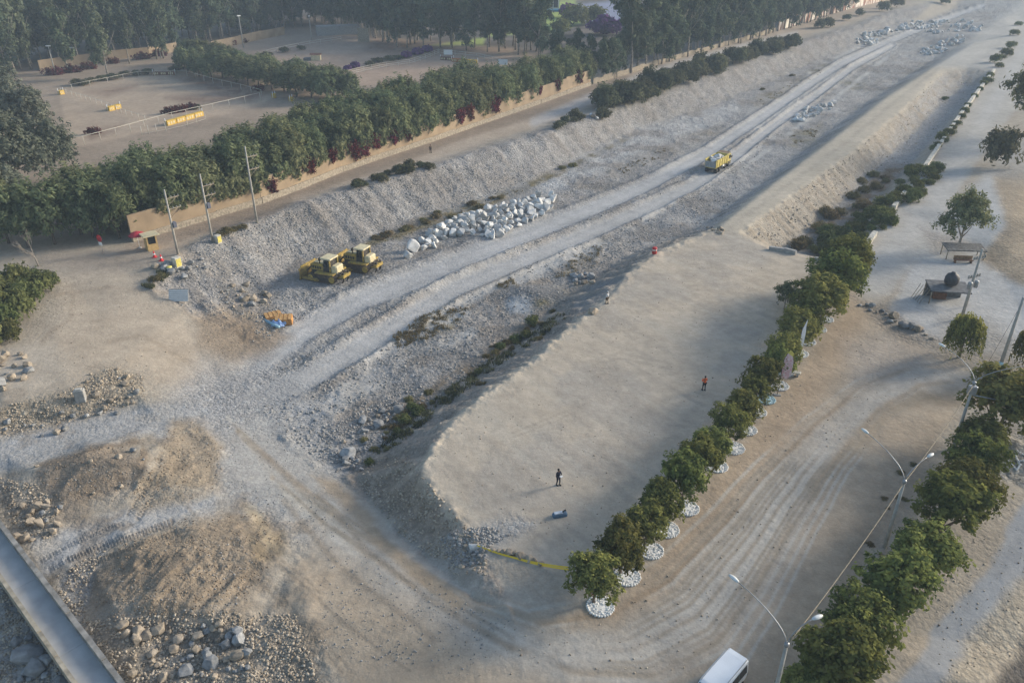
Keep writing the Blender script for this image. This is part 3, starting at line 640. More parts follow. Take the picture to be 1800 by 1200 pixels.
L_EUC = leaf_mat('eucalyptus_leaves', (0.058, 0.082, 0.047), (0.153, 0.173, 0.108), .3, .2, .02)
L_GREY = leaf_mat('grey_leaves', (0.081, 0.095, 0.065), (0.195, 0.203, 0.155), .15, .2, .02)
L_FRESH = leaf_mat('fresh_leaves', (0.077, 0.095, 0.037), (0.206, 0.219, 0.085), .22)
L_DRY = leaf_mat('dry_leaves', (0.127, 0.114, 0.057), (0.254, 0.212, 0.101), .25)
L_SHRUB = leaf_mat('shrub_leaves', (0.069, 0.074, 0.044), (0.178, 0.178, 0.098), .25)
L_RED = leaf_mat('bougainvillea_leaves', (.065, .012, .016), (.17, .03, .035), .25, .25, .02)
L_PURPLE = leaf_mat('purple_flowers', (.07, .03, .10), (.19, .07, .22), .2, .2, .02)
L_GRASS = leaf_mat('grass_blades', (.13, .115, .055), (.24, .21, .11), .2)
def lobes_round(seed, r, h, n=6, z0=.55):
    rs = random.Random(seed); out = [(0, 0, h * z0, r * .82, r * .82, h * .40)]
    for i in range(n):
        a = 6.283 * i / n + rs.uniform(-.4, .4); q = rs.uniform(.3, .62) * r
        out.append((math.cos(a) * q, math.sin(a) * q, h * rs.uniform(z0 - .15, z0 + .2), r * rs.uniform(.38, .58), r * rs.uniform(.38, .58), h * rs.uniform(.2, .3)))
    return out
# unit-size plant kinds: (crown mesh, leaf material, trunk MB or None, bark)
KIND = {}
def kind(key, variants): KIND[key] = variants
def tree_proto(cr, lm_, tr, bk):
    return (cr, lm_, tr, bk)
def mk_kinds():
    def T(mb): me = bpy.data.meshes.new('trunk'); me.from_pydata(mb.v, [], mb.f); me.polygons.foreach_set('use_smooth', mb.sm); me.update(); return me
    kind('row', [(crown('crown', 10 + k, lobes_round(k, 2.1, 4.2, 7, .64), 240, 26, .27, .36, .9), L_ROW, T(trunk_mesh(k, 1.6, .13, 4, 3.4)), M_BARK) for k in range(5)])
    kind('hedge', [(crown('crown', 30 + k, lobes_round(k + 9, 3.0, 8.4, 7, .47), 260, 20, .62, .55, .75, -.6, .38, .7, 1.5, .12), L_HEDGE, T(trunk_mesh(k + 5, 4, .18, 4, 7)), M_BARK) for k in range(4)])
    def euc(k, w, h, low):
        rs = random.Random(k); L = []
        for i in range(9):
            z = h * (low + (1 - low) * (i + .5) / 9); q = w * (.85 if i < 6 else .5) * rs.uniform(.2, .9); a = rs.uniform(0, 6.28)
            L.append((math.cos(a) * q, math.sin(a) * q, z, w * rs.uniform(.4, .7), w * rs.uniform(.4, .7), h * rs.uniform(.06, .11)))
        return L
    kind('euc', [(crown('crown', 50 + k, euc(k, 3.9, 20, (.24, .34, .14, .3, .2)[k]), 240, 16, 1.1, .9, .6, .9, .4, .6, 1.25, .15), L_EUC, T(trunk_mesh(k + 20, 18.5, .28, 6, 20)), M_EUCBARK) for k in range(5)])
    kind('grey', [(crown('crown', 70 + k, lobes_round(k + 3, 5.4, 13.5, 12, .48), 520, 22, .66, .7, .7, .6, .4, .65, 1, .12), L_GREY, T(trunk_mesh(k + 31, 7, .3, 6, 11)), M_EUCBARK) for k in range(2)])
    kind('gum', [(crown('crown', 80 + k, [(x * 1.0, y, z, r, r, r * .8) for x, y, z, r in ((0,0,4.6,1.5),(1.6,.4,4.0,1.2),(-1.5,-.5,3.7,1.25),(.5,1.5,3.9,1.1),(-.4,-1.5,4.1,1.1),(1.9,-1.1,3.1,.85),(-2.1,.9,2.9,.9),(.3,.2,5.6,.9),(2.4,.9,3.0,.7),(-2.5,-.6,2.5,.6))], 290, 20, .36, .42, .3, .6, .42, .5, 1, .2), L_HEDGE, T(trunk_mesh(k + 41, 3.2, .17, 7, 5)), M_EUCBARK) for k in range(2)])
    kind('shrub', [(crown('crown', 90 + k, lobes_round(k + 5, 1.1, 1.7, 6, .45), 110, 16, .26, .3, .3, 0, .5, .55, 1, .2), L_SHRUB, None, None) for k in range(3)])
    kind('fresh', [(crown('crown', 100 + k, lobes_round(k + 8, 1.1, 1.6, 6, .45), 110, 16, .26, .3, .3, 0, .5, .55, 1, .25), L_FRESH, None, None) for k in range(3)])
    kind('dry', [(crown('crown', 110 + k, lobes_round(k + 2, 1.1, 1.1, 6, .4), 100, 14, .26, .28, .3, -.6, .35, .5, 1, .25), L_DRY, None, None) for k in range(3)])
    kind('red', [(crown('crown', 120 + k, [(0,0,0,1.0,.4,.8),(.7,.1,-.3,.7,.35,.6),(-.8,0,-.2,.7,.35,.7),(-.2,-.1,-.8,.5,.3,.6),(.5,-.1,-1.1,.35,.25,.5)], 120, 14, .3, .26, .1, .7, .5, .4, 1.2, .3), L_RED, None, None) for k in range(3)])
    kind('creeper', [(crown('crown', 126 + k, [(0,0,.3,1.3,.5,.8),(.9,.1,-.2,.8,.4,.7),(-.9,0,-.1,.8,.4,.7),(-.2,-.1,-.8,.6,.3,.6)], 120, 15, .38, .3, .3, .7, .45, .4, 1.2, .3), L_HEDGE, None, None) for k in range(2)])
    kind('purple', [(crown('crown', 130, lobes_round(4, 1.2, 1.3, 6, .4), 110, 14, .4, .3, .3), L_PURPLE, None, None)])
    # weeping tree: strands of leaves hanging from a domed top
    rs = np.random.RandomState(5); V = []; tn = []
    for s_ in range(260):
        a = rs.uniform(0, 6.283); q = math.sqrt(rs.uniform(0, 1)) * 1.75; x0, y0 = math.cos(a) * q, math.sin(a) * q; z0 = 5.3 - .42 * q * q + rs.normal(0, .18)
        L = rs.uniform(1.2, 3.6) * (.55 + .5 * q / 1.75); tt = rs.normal(.45, .2)
        for j in range(22):
            f = j / 21; p = np.array([x0 * (1 + .18 * f), y0 * (1 + .18 * f), z0 - L * f]) + rs.normal(0, .07, 3)
            b = rs.uniform(0, 6.28); s = np.array([math.cos(b), math.sin(b), rs.normal(0, .4)]); t = np.array([rs.normal(0, .3), rs.normal(0, .3), -1.]); l = .34 * rs.uniform(.6, 1.2)
            V += [p, p + s * .075 + t * l * .5, p + t * l, p - s * .075 + t * l * .5]; tn.append(np.clip(tt + .45 * (1 - f) * (j < 5) + rs.normal(0, .1), 0, 1))
    kind('weeping', [(np_mesh('crown', np.array(V), np.arange(len(V)).reshape(-1, 4), tn), L_ROW, T(trunk_mesh(3, 3.6, .16, 6, 5.2)), M_BARK)])
mk_kinds()
_vk = {}
def plant(k, name, label, cat, loc, size=1.0, rz=None, group=None, sz=None, hz=1.0, var=None):
    vs = KIND[k]; i = _vk.get(k, 0) if var is None else var; _vk[k] = i + 1
    cr, lm_, tr, bk = vs[i % len(vs)]
    rz = random.uniform(0, 6.28) if rz is None else rz
    if tr is None:
        o = link(name, cr, lm_); o.location = loc; o.rotation_euler = (0, 0, rz); o.scale = sz or (size, size, size * hz); tag(o, label, cat, group); return o
    r = thing(name, label, cat, loc, rz, group, sz or (size, size, size * hz))
    link('crown', cr, lm_, r); link('trunk', tr, bk, r); return r
def depth_of(v): return v.y * CP - (v.z - CAMH) * SP
def pxm(v): return FPX / depth_of(v)
# ---- the row of round trees along the platform, each in its ring of white stones
ROWB = [(1050,1061,47),(1097,1009,45),(1139,964,43),(1166,927,45),(1203,890,46),(1231,852,40),(1256,817,36),(1284,785,34),(1307,753,36),(1325,722,34),(1342,700,30),(1364,676,34),(1376,652,32),(1400,620,42),(1416,600,34),(1436,578,44),(1448,560,46),(1462,540,44),(1478,520,42),(1492,505,36)]
M_WSTONE = mat('whitewashed_stone', (.78, .77, .74), .85, .12, 8, .2, rnd=.06)
M_WSTONE2 = mat('bluish_painted_stone', (.50, .66, .70), .85, .15, 4, .2)
ROWPOS = []
for i, (px, py, rp) in enumerate(ROWB):
    p = G(px, py); ROWPOS.append(p); r = rp / pxm(p)
    q = p + Vector((-.28, .12, 0)); w_ = ORD[i]
    plant('row', 'round_tree', f'dense round tree, {w_} from the near end of the row edging the platform', 'tree', q, r / 2.05 * random.Random(i + 5).uniform(.88, 1.14), None, 'round trees edging the platform', hz=random.uniform(.95, 1.12))
    if i in (5, 17, 18, 19): continue
    rr = (.95 if i < 14 else .8) * random.uniform(.92, 1.05); mb = MB(); mb.lathe([(rr * .98, -.05), (rr * .96, .03), (rr * .5, .05), (.1, .06)], 20)
    for a in range(28):
        t = 6.283 * a / 28; s = random.uniform(.09, .13); mb.stone((math.cos(t) * rr, math.sin(t) * rr, .06), (s * 1.2, s, s), a + i * 40)
    for a in range(95):
        t = random.uniform(0, 6.283); q2 = math.sqrt(random.uniform(.06, .88)) * rr; s = random.uniform(.06, .11)
        mb.stone((math.cos(t) * q2, math.sin(t) * q2, .05), (s * 1.2, s, s * .8), 500 + a + i * 90)
    o = mb.build('stone_ring', M_WSTONE2 if i == 10 else M_WSTONE, None, p + Vector((.2, -.25, 0)))
    tag(o, f'ring of {"bluish " if i == 10 else ""}whitewashed stones round the {w_} row tree from the near end', 'stone ring', 'whitewashed stone rings under the row trees')
p = G(1378, 545); plant('gum', 'feathery_tree', 'feathery grey green tree leaning out over the platform beside the round row', 'tree', p, .62)
# ---- second row, right of the curved road
for i, (px, py, rp) in enumerate([(1748,772,66),(1712,806,44),(1697,852,46),(1683,905,58),(1650,950,64),(1612,1022,60),(1556,1085,60),(1502,1150,62),(1462,1225,70),(1405,1250,52)]):
    p = G(px, py); r = rp / pxm(p)
    plant('row', 'spreading_tree', f'broad dark tree, {ORD[i]} from the far end of the row right of the curved road', 'tree', p, r / 2.0 * random.Random(i + 40).uniform(.92, 1.12), None, 'broad trees right of the curved road', hz=.95)
# ---- trees on the right
plant('gum', 'gum_tree', 'open crowned gum tree with pale limbs over the shaded bench', 'tree', G(1683, 437), 1.42, .4)
plant('gum', 'gum_tree', 'tall dark gum tree cut by the right edge of the photo', 'tree', G(1806, 240), 2.7, 1.2)
plant('shrub', 'round_bush', 'big round green bush beside the gravel road, below the cut off gum tree', 'bush', G(1750, 292), 2.9, hz=1.6)
plant('weeping', 'weeping_tree', 'weeping tree with hanging foliage behind the curved lamp arm', 'tree', G(1686, 628), 1.0, .3)
plant('weeping', 'weeping_tree', 'weeping tree at the right edge beside the green footed pole', 'tree', G(1808, 652), 1.05, 2.1)
# ---- grove behind the long wall
WALLPX = [(232,424),(300,404),(380,380),(458,357),(530,330),(600,301),(680,274),(760,248),(830,223),(900,199),(970,174),(1036,150)]
hp = [P(x, y - 4, 0) for x, y in WALLPX] + [P(x, y, 8.3) for x, y in [(1000,92),(930,112),(880,125),(800,126),(720,146),(640,162),(560,180),(480,208),(420,232),(365,258),(300,262),(240,268),(190,296),(120,318),(60,345),(0,352)]] + [P(0, 418, 0), P(80, 424, 0), P(170, 420, 0)]
def scatter(poly, n, dmin, seed, tries=40, pref=None):
    rs = random.Random(seed); xs = [p[0] for p in poly]; ys = [p[1] for p in poly]; out = []
    for _ in range(n * tries):
        x, y = rs.uniform(min(xs), max(xs)), rs.uniform(min(ys), max(ys))
        if not inside(np.array([x]), np.array([y]), poly)[0]: continue
        if any((x - a) ** 2 + (y - b) ** 2 < dmin * dmin for a, b in out): continue
        out.append((x, y))
        if len(out) >= n: break
    return out
wallw = [P(x, y, 0) for x, y in WALLPX]
hedge = [q for q in scatter(hp, 270, 2.9, 4, 300) if seg_dist(np.array([q[0]]), np.array([q[1]]), wallw)[0] > 1.6]
for (x, y) in hedge:
    plant('hedge', 'grove_tree', 'bushy dark green tree in the dense grove behind the tan wall', 'tree', (x, y, -.1), random.uniform(1.0, 1.3), None, 'dense grove behind the tan wall', hz=random.uniform(.98, 1.2))
# row between the two riding arenas
for k, (px, py) in enumerate([(330,128),(350,134),(372,140),(392,138),(415,146),(436,150),(455,150),(478,158),(500,160),(522,170),(548,172),(575,178),(602,172),(470,140),(400,126),(350,118),(440,136),(520,150),(560,160),(335,112),(365,122),(385,118),(420,132),(465,145),(500,150),(540,160),(585,168),(615,176),(325,120)]):
    plant('hedge', 'arena_tree', 'low bushy tree in the belt between the two riding arenas', 'tree', G(px, py), random.uniform(1.15, 1.5), None, 'belt of trees between the riding arenas', hz=.74)
# grey green trees on the left
for k, (px, py, s, lb) in enumerate([(28,345,1.2,'largest grey green tree at the left edge beside the riding arena'),(95,318,.95,'grey green tree with pale trunk next to the arena corner'),(60,262,1.05,'grey green tree at the left, behind the largest one'),(-40,300,1.2,'grey green tree cut by the left edge of the photo'),(5,215,1.1,'farthest grey green tree at the left edge'),(18,402,.85,'lower grey green tree at the left edge above the bare tree')]):
    plant('grey', 'grey_tree', lb, 'tree', G(px, py), s)
# ---- eucalyptus wood behind the stables and beside the far wall
fr = [(-120,150),(0,136),(70,117),(185,101),(300,84),(380,74),(450,58),(560,42),(640,62),(700,82),(780,86),(900,92),(960,108),(1040,134)]
def wood(line, depths, step, seed, skip=None):
    rs = random.Random(seed); pts = [Vector(P(x, y, 0)) for x, y in line]; out = []
    for d in depths:
        for i in range(len(pts) - 1):
            L = (pts[i + 1] - pts[i]).length; n = max(1, int(L / step))
            for j in range(n):
                q = pts[i].lerp(pts[i + 1], (j + rs.uniform(.1, .9)) / n); dr = q.normalized(); s = q + dr * (d + rs.uniform(-2.5, 2.5))
                u = PIX(s.x, s.y, 0)
                if skip and skip(u, d): continue
                out.append(s)
    return out
w1 = wood(fr, (0, 8, 18, 32), 6.0, 3, lambda u, d: (770 < u[0] < 850 and d > 12 and random.random() < .75) or (960 < u[0] < 1080 and d > 3) or (870 < u[0] < 960 and d > 20))
w2 = wood([(1052,150),(1110,130),(1160,115),(1230,95),(1300,78),(1365,58),(1430,38),(1500,16),(1560,-4)], (3, 9, 16, 26), 5.2, 8)
for k, q in enumerate(w1[:185] + w2[:110]):
    big = random.uniform(.85, 1.25)
    if 950 < PIX(q.x, q.y, 0)[0] < 1090: big = random.uniform(.45, .7)
    plant('euc', 'eucalyptus', 'tall eucalyptus in the wood along the top of the photo', 'tree', (q.x, q.y, -.1), big, None, 'eucalyptus wood along the top of the photo', hz=random.uniform(.85, 1.1))
for px, py, s, lb in [(190,136,.85,'eucalyptus standing alone in front of the stable wall, left of the arena jump'),(228,112,.8,'slender eucalyptus just behind the left arena fence'),(276,104,1.0,'left one of the twin leaning eucalyptus trunks behind the arena'),(288,103,.95,'right one of the twin leaning eucalyptus trunks behind the arena'),(120,128,.9,'eucalyptus between the pale post and the grey green trees')]: plant('euc', 'eucalyptus', lb, 'tree', G(px, py), s)
for k, (px, py, s, c) in enumerate([(1010,45,2.6,'fresh'),(1045,42,2.4,'fresh'),(985,62,1.9,'fresh')]):
    plant(c, 'garden_bush', ('broad green garden tree right of the glazed building', 'second broad green garden tree, farther right of the glazed building', 'pale green rounded bush in the gap of the wood')[k], 'bush', G(px, py), s * 2.2)
plant('purple', 'jacaranda', 'bluish purple flowering tree in the gap of the wood', 'tree', G(1062, 62), 6.0); plant('purple', 'jacaranda', 'bluish purple flowering tree close to the glazed building', 'tree', G(1000, 32), 5.0)
# ---- shrubs on the bank, in the bed, along the ditch wall
def shrubs(k, name, cat, group, label, spots, hz=1.0):
    for (px, py, r) in spots:
        p = G(px, py); plant(k, name, label, cat, p - Vector((0, 0, .1)), r, None, group, hz=hz * random.uniform(.8, 1.2))
jit = lambda pts, n, dx, dy, a, b, s: [(random.Random(s + i).gauss(pts[i % len(pts)][0], dx), random.Random(s + 50 + i).gauss(pts[i % len(pts)][1], dy), random.Random(s + 99 + i).uniform(a, b)) for i in range(n)]
random.seed(21)
shrubs('shrub', 'bank_shrub', 'shrub', 'low dark shrubs on the gravel bank crest', 'low dark shrub in the strip on the gravel bank crest below the tan wall', jit([(630,326),(655,318),(680,310),(705,303),(730,298),(752,293)], 16, 8, 2.5, .7, 1.2, 1), .8)
shrubs('shrub', 'bank_bush', 'bush', 'bushes on the far bank crest', 'dark bush in the belt between the far road and the gravel bank', jit([(1075,182),(1100,176),(1125,172),(1150,160),(1180,152),(1210,142),(1240,132),(1270,122),(1300,112),(1330,102),(1360,92),(1388,84)], 52, 9, 4, 1.9, 3.1, 5), 1.1)
shrubs('shrub', 'bank_bush', 'bush', 'bushes among the rubble on the bank', 'bush among white rubble on the bank crest', jit([(985,226),(1000,218),(1020,213),(1068,207)], 8, 7, 3, .9, 1.6, 9), 1.0)
shrubs('shrub', 'far_bush', 'bush', 'bushes beside the far wall', 'grey bush beside the far rust streaked wall', [(1440,50,2.4),(1456,48,2.6),(1488,36,2.0),(1510,28,2.2),(1552,20,3.0),(1575,14,3.2),(1660,8,3.0)], 1.0)
shrubs('fresh', 'wall_bush', 'bush', 'green bushes along the ditch wall', 'fresh green bush growing along the ditch wall', jit([(1448,440),(1470,425),(1492,430),(1505,405),(1528,395),(1545,372),(1560,385),(1585,350),(1600,335),(1612,318),(1628,303)], 84, 11, 9, .6, 1.4, 13), 1.0)
shrubs('fresh', 'wall_bush', 'bush', 'green bushes along the far ditch wall', 'small green bush along the far part of the ditch wall', [(1655,245,1.2),(1668,238,1.4),(1682,220,1.1),(1695,198,1.0),(1735,146,1.6),(1748,110,1.8),(1768,98,2.0),(1775,85,1.8),(1782,62,2.0),(1790,45,1.6),(1660,176,.9),(1640,265,.9),(1648,258,.8),(1660,250,.9),(1674,228,.8),(1690,208,.9),(1702,188,.8),(1712,172,.9),(1722,160,.8),(1730,150,1.0),(1740,136,1.1),(1756,118,1.2),(1762,104,1.1)], .9)
shrubs('dry', 'ditch_shrub', 'shrub', 'brown shrubs in the ditch', 'brown dry shrub in the ditch below the dike', jit([(1425,425),(1450,405),(1470,385),(1500,360),(1530,335),(1550,312)], 18, 12, 7, .8, 1.5, 17), 1.0)
shrubs('fresh', 'left_bush', 'bush', 'clump of bushes at the left edge', 'bush in the green clump at the left edge of the junction', [(12,585,1.9),(30,560,2.0),(52,540,2.0),(72,518,1.7),(85,502,1.3),(10,540,2.2),(35,520,2.0),(-10,565,2.2),(55,505,1.5),(-15,610,1.6),(20,598,1.3)], 1.35)
shrubs('dry', 'bed_shrub', 'shrub', 'brown shrubs along the platform foot', 'brown or green shrub in the strip at the foot of the platform slope', jit([(700,748),(720,735),(745,712),(690,765),(870,625),(895,608),(915,595),(940,582),(820,668),(770,695),(660,790),(960,560)], 44, 16, 8, .28, .62, 23), .9)
shrubs('fresh', 'bed_shrub', 'shrub', 'green shrubs along the platform foot', 'green shrub in the strip at the foot of the platform slope', [(712,742,.7),(735,728,.85),(724,718,.6),(905,600,.8),(925,592,.8),(880,612,.6),(935,570,.9),(700,760,.55),(842,655,.5),(650,815,.5)], .9)
shrubs('dry', 'toe_shrub', 'shrub', 'olive shrubs at the foot of the gravel bank', 'olive brown shrub at the foot of the gravel bank', jit([(668,418),(690,412),(715,404),(745,390),(780,380),(840,360),(880,348),(1000,296),(1395,132),(1345,160)], 26, 9, 2.5, .5, 1.0, 29), .8)
shrubs('dry', 'gate_shrub', 'shrub', 'scrub at the end of the bank', 'scrubby plant among rubble at the near end of the bank', [(272,492,.8),(283,486,.7),(390,412,.9),(400,408,1.0),(412,405,.8),(425,400,.8)], .8)
shrubs('dry', 'roadside_shrub', 'shrub', 'dry brush beside the broad trees', 'dry brush beside the broad trees right of the curved road', jit([(1600,830),(1585,870),(1570,900),(1545,960),(1500,1040)], 9, 12, 12, .25, .5, 31), .5)
# bougainvillea over the wall and round the stables
WALLH = 4.2
def wall_at(px):
    xs = [p[0] for p in WALLPX]; return P(px, float(np.interp(px, xs, [p[1] for p in WALLPX])), 0)
wdir = Vector((wallw[-1][0] - wallw[3][0], wallw[-1][1] - wallw[3][1], 0)).normalized(); wang = math.atan2(wdir.y, wdir.x); wout = Vector((wdir.y, -wdir.x, 0))
for px, s, dz, lb in [(478,1.1,-1.6,'bright red bougainvillea spilling down the tan wall right of the tallest utility pole'),(545,1.3,-.4,'dark red bougainvillea on the tan wall, second from the utility poles'),(585,1.2,-.2,'dark red bougainvillea on the tan wall, third from the utility poles'),(622,1.5,-.5,'dark red bougainvillea on the tan wall, fourth from the utility poles'),(660,1.3,-.2,'dark red bougainvillea on the tan wall, fifth from the utility poles'),(808,1.5,-.4,'wide dark red bougainvillea on the tan wall, left of the bare wall stretch'),(824,1.4,-.2,'dark red bougainvillea next to the wide one on the tan wall'),(868,1.7,-.2,'dark red bougainvillea past the middle of the tan wall'),(946,1.1,-.3,'small dark red bougainvillea, third from the far end of the tan wall'),(978,1.2,-.5,'dark red bougainvillea, second from the far end of the tan wall'),(1016,1.5,-.4,'dark red bougainvillea at the far end of the tan wall'),(692,1.4,-.3,'dark red bougainvillea on the tan wall, sixth from the utility poles'),(715,1.2,-.5,'dark red bougainvillea on the tan wall, seventh from the utility poles'),(640,1.3,-.9,'low hanging dark red bougainvillea on the tan wall, nearest the walking person'),(912,.6,-.3,'smallest dark red bougainvillea on the tan wall')]:
    x, y = wall_at(px); plant('red', 'bougainvillea', lb, 'climbing plant', (x + wout.x * .35, y + wout.y * .35, WALLH + dz), s, wang, 'bougainvillea on the tan wall')
for px, s, dz in [(300,.9,-.1),(330,1.0,0),(352,.9,.1),(372,1.0,0),(395,1.2,-.1),(415,1.3,0),(432,1.2,-.2),(455,1.4,-.1),(500,1.1,0),(525,1.4,0),(562,1.2,.1),(602,1.3,0),(642,1.3,.1),(675,1.3,.1),(705,1.4,.1),(735,1.4,0),(760,1.2,.1),(785,1.3,0),(845,1.2,.1)]:
    x, y = wall_at(px); plant('creeper', 'creeper', 'green creeper spilling over the top of the tan wall', 'climbing plant', (x + wout.x * .2, y + wout.y * .2, WALLH + dz), s * 1.15, wang, 'green creepers over the tan wall')
for k, (px, py, s, kk) in enumerate([(95,132,2.2,'red'),(125,128,2.2,'red'),(155,122,2.0,'red'),(200,112,1.6,'red'),(250,104,2.0,'red'),(280,99,2.0,'red'),(405,80,2.0,'red'),(425,76,1.6,'red'),(300,200,1.4,'red'),(318,197,1.4,'red'),(336,193,1.3,'red'),(165,236,1.2,'red'),(456,160,1.3,'red')]):
    p = G(px, py); plant(kk, 'flower_bed', 'dark red flowering bush by the riding arena', 'bush', p + Vector((0, 0, .8)), s, .3, 'red flowering bushes by the arenas', hz=.8)
for px, py, s in [(715,102,1.8),(735,97,2.0),(752,92,1.9),(625,120,1.6),(612,124,1.3)]:
    plant('purple', 'flower_bed', 'purple flowering bush along the far riding arena', 'bush', G(px, py), s, .3, 'purple flowering bushes by the far arena')
for px, py, s in [(665,112,2.0),(685,108,1.9),(135,150,1.8),(160,146,1.6),(200,140,1.8),(240,133,1.6),(260,131,1.8),(310,126,2.0),(650,116,1.6),(700,106,1.7),(470,100,1.8),(500,92,1.8),(530,88,1.6),(345,192,1.2),(150,150,1.6),(180,142,1.6),(220,134,1.6)]:
    plant('shrub', 'arena_shrub', 'low green shrub along the arena edge', 'shrub', G(px, py), s, None, 'low green shrubs by the arenas', hz=.6)
# bare tree left of the junction
mb = MB(); rs_ = random.Random(12)
def branch(p, d, L, r, n):
    e = p + d * L; mb.tube([p, p.lerp(e, .5) + Vector((rs_.uniform(-.1, .1), rs_.uniform(-.1, .1), 0)) * L, e], [r, r * .8, r * .55], 5)
    if n:
        for _ in range(3): branch(p.lerp(e, rs_.uniform(.6, 1)), (d + Vector((rs_.uniform(-1, 1), rs_.uniform(-1, 1), rs_.uniform(-.2, .6))) * .75).normalized(), L * rs_.uniform(.55, .8), r * .55, n - 1)
branch(Vector((0, 0, -.1)), Vector((-.15, 0, 1)), 2.2, .13, 4)
tag(mb.build('bare_tree', mat('bare_wood', (.30, .26, .22), .95, .2, 5), None, G(68, 468)), 'leafless grey tree at the left of the junction', 'tree')
# grass tufts in the river bed and weeds: nobody could count them
def tufts(name, spots, n, leaf, m, seed):
    rs = np.random.RandomState(seed); V = []; tn = []
    polys = spots; AR = np.array([abs(sum(q[i][0] * q[(i + 1) % len(q)][1] - q[(i + 1) % len(q)][0] * q[i][1] for i in range(len(q)))) for q in spots]); AR = AR / AR.sum()
    cnt = 0
    while cnt < n:
        pl = polys[rs.choice(len(polys), p=AR)]; xs = [p[0] for p in pl]; ys = [p[1] for p in pl]
        px, py = rs.uniform(min(xs), max(xs)), rs.uniform(min(ys), max(ys))
        if not inside(np.array([px]), np.array([py]), pl)[0]: continue
        if vnoise(np.array([px / 12.]), np.array([py / 7.]), 5)[0] < .48: cnt += .2; continue
        c = np.array(G(px, py)); tt = rs.uniform(0, 1); cnt += 1
        for j in range(9):
            a = rs.uniform(0, 6.28); s = np.array([math.cos(a), math.sin(a), 0]); o_ = rs.normal(0, .16, 3) * [1, 1, 0]; l = leaf * rs.uniform(.5, 1.2); lean = np.array([rs.normal(0, .35), rs.normal(0, .35), 1.])
            b = c + o_; V += [b - s * .04 * leaf * 4, b + s * .04 * leaf * 4, b + lean * l + s * .02, b + lean * l - s * .02]; tn.append(np.clip(tt + rs.normal(0, .15), 0, 1))
    tag(link(name, np_mesh(name, np.array(V), np.arange(len(V)).reshape(-1, 4), tn), m), kind='stuff')
tufts('dry_grass', [[(690,590),(760,545),(830,535),(800,575),(740,600),(700,612)],[(870,495),(900,488),(910,505),(880,512)],[(1020,440),(1070,425),(1040,475),(980,490),(940,525)],[(640,432),(720,402),(800,375),(920,328),(930,336),(850,364),(760,400),(680,424)],[(1320,185),(1450,115),(1460,122),(1340,185)],[(1390,240),(1440,222),(1430,245),(1395,255)],[(1080,300),(1180,256),(1190,262),(1100,308)]], 800, .24, L_GRASS, 3)
tufts('weeds', [[(660,800),(700,745),(760,705),(850,640),(930,585),(1000,540),(1010,550),(940,600),(860,655),(770,725),(690,790)],[(250,500),(290,470),(300,480),(270,510)]], 700, .36, L_SHRUB, 9)
# ================================================================== BUILT THINGS
def head(a, b, z=0.0):
    p, q = Vector(P(*a, z)), Vector(P(*b, z)); d = q - p; return math.atan2(d.y, d.x)
M_TANW = mat('tan_render', (.36, .27, .175), .9, .12, .35, .25, 6, col2=(.25, .185, .12)); M_COPE = mat('tan_footing', (.40, .34, .26), .95, .25, 3, .6, 6)
M_CONC = mat('concrete', (.36, .35, .33), .9, .15, 2.5, .2); M_CONCD = mat('dark_concrete', (.17, .17, .17), .9, .2, 2, .2); M_CONCP = mat('pale_concrete', (.55, .52, .45), .9, .2, 1.5, .25)
M_POLE = mat('pole_concrete', (.40, .38, .34), .9, .15, 1.5); M_STEEL = mat('galvanised_steel', (.36, .37, .38), .5, .15, 3, metal=.6); M_BLK = mat('black_paint', (.02, .02, .022), .6, .1)
M_WOODP = mat('weathered_wood', (.36, .30, .22), .9, .2, 3); M_WHITE = mat('white_paint', (.75, .75, .73), .5, .05, 2); M_RUB = mat('rubber', (.022, .021, .02), .9, .2, 5)
M_YEL = mat('machine_yellow', (.47, .33, .06), .65, .16, 3.2, col2=(.22, .155, .07)); M_CREAM = mat('cream_paint', (.66, .57, .36), .55, .12, 2)
M_GLASS = mat('dark_glass', (.018, .024, .028), .12, .1, spec=.6); M_TRACK = mat('track_steel', (.10, .075, .055), .8, .3, 6, .4); M_STEELD = mat('worn_dark_steel', (.07, .06, .05), .7, .3, 4)
# ---- the long tan wall with its stepped top and footing
base = Vector((*P(*WALLPX[0], 0), 0))
w_ = thing('garden_wall', 'long tan rendered wall with a stepped top in front of the grove', 'wall', base)
mb = MB(); ft = MB(); cl = 0.0; tot = sum((Vector(wallw[i+1]) - Vector(wallw[i])).length for i in range(len(wallw) - 1))
for i in range(len(wallw) - 1):
    a, b = Vector(wallw[i]), Vector(wallw[i + 1]); L = (b - a).length; n = max(1, round(L / 7.5)); d = (b - a).normalized(); nn = Vector((d.y, -d.x))
    for j in range(n):
        p, q = a.lerp(b, j / n), a.lerp(b, (j + 1) / n); h = WALLH + (.0, .22, .05, .3, .12)[(i * 3 + j) % 5] + random.uniform(-.08, .08)
        def slab(m, lo, hi, z0, z1):
            vs = []
            for z in (z0, z1): vs += [(*(p + nn * lo - Vector(base[:2])), z), (*(q + nn * lo - Vector(base[:2])), z), (*(q + nn * hi - Vector(base[:2])), z), (*(p + nn * hi - Vector(base[:2])), z)]
            m.add(vs, [(0,3,2,1),(4,5,6,7),(0,1,5,4),(1,2,6,5),(2,3,7,6),(3,0,4,7)])
        slab(mb, 0, .35, -.4, h); slab(ft, .36, .62 + random.uniform(-.05, .05), -.4, 1.05 + random.uniform(-.12, .12))
mb.build('wall', M_TANW, w_); ft.build('footing', M_COPE, w_)
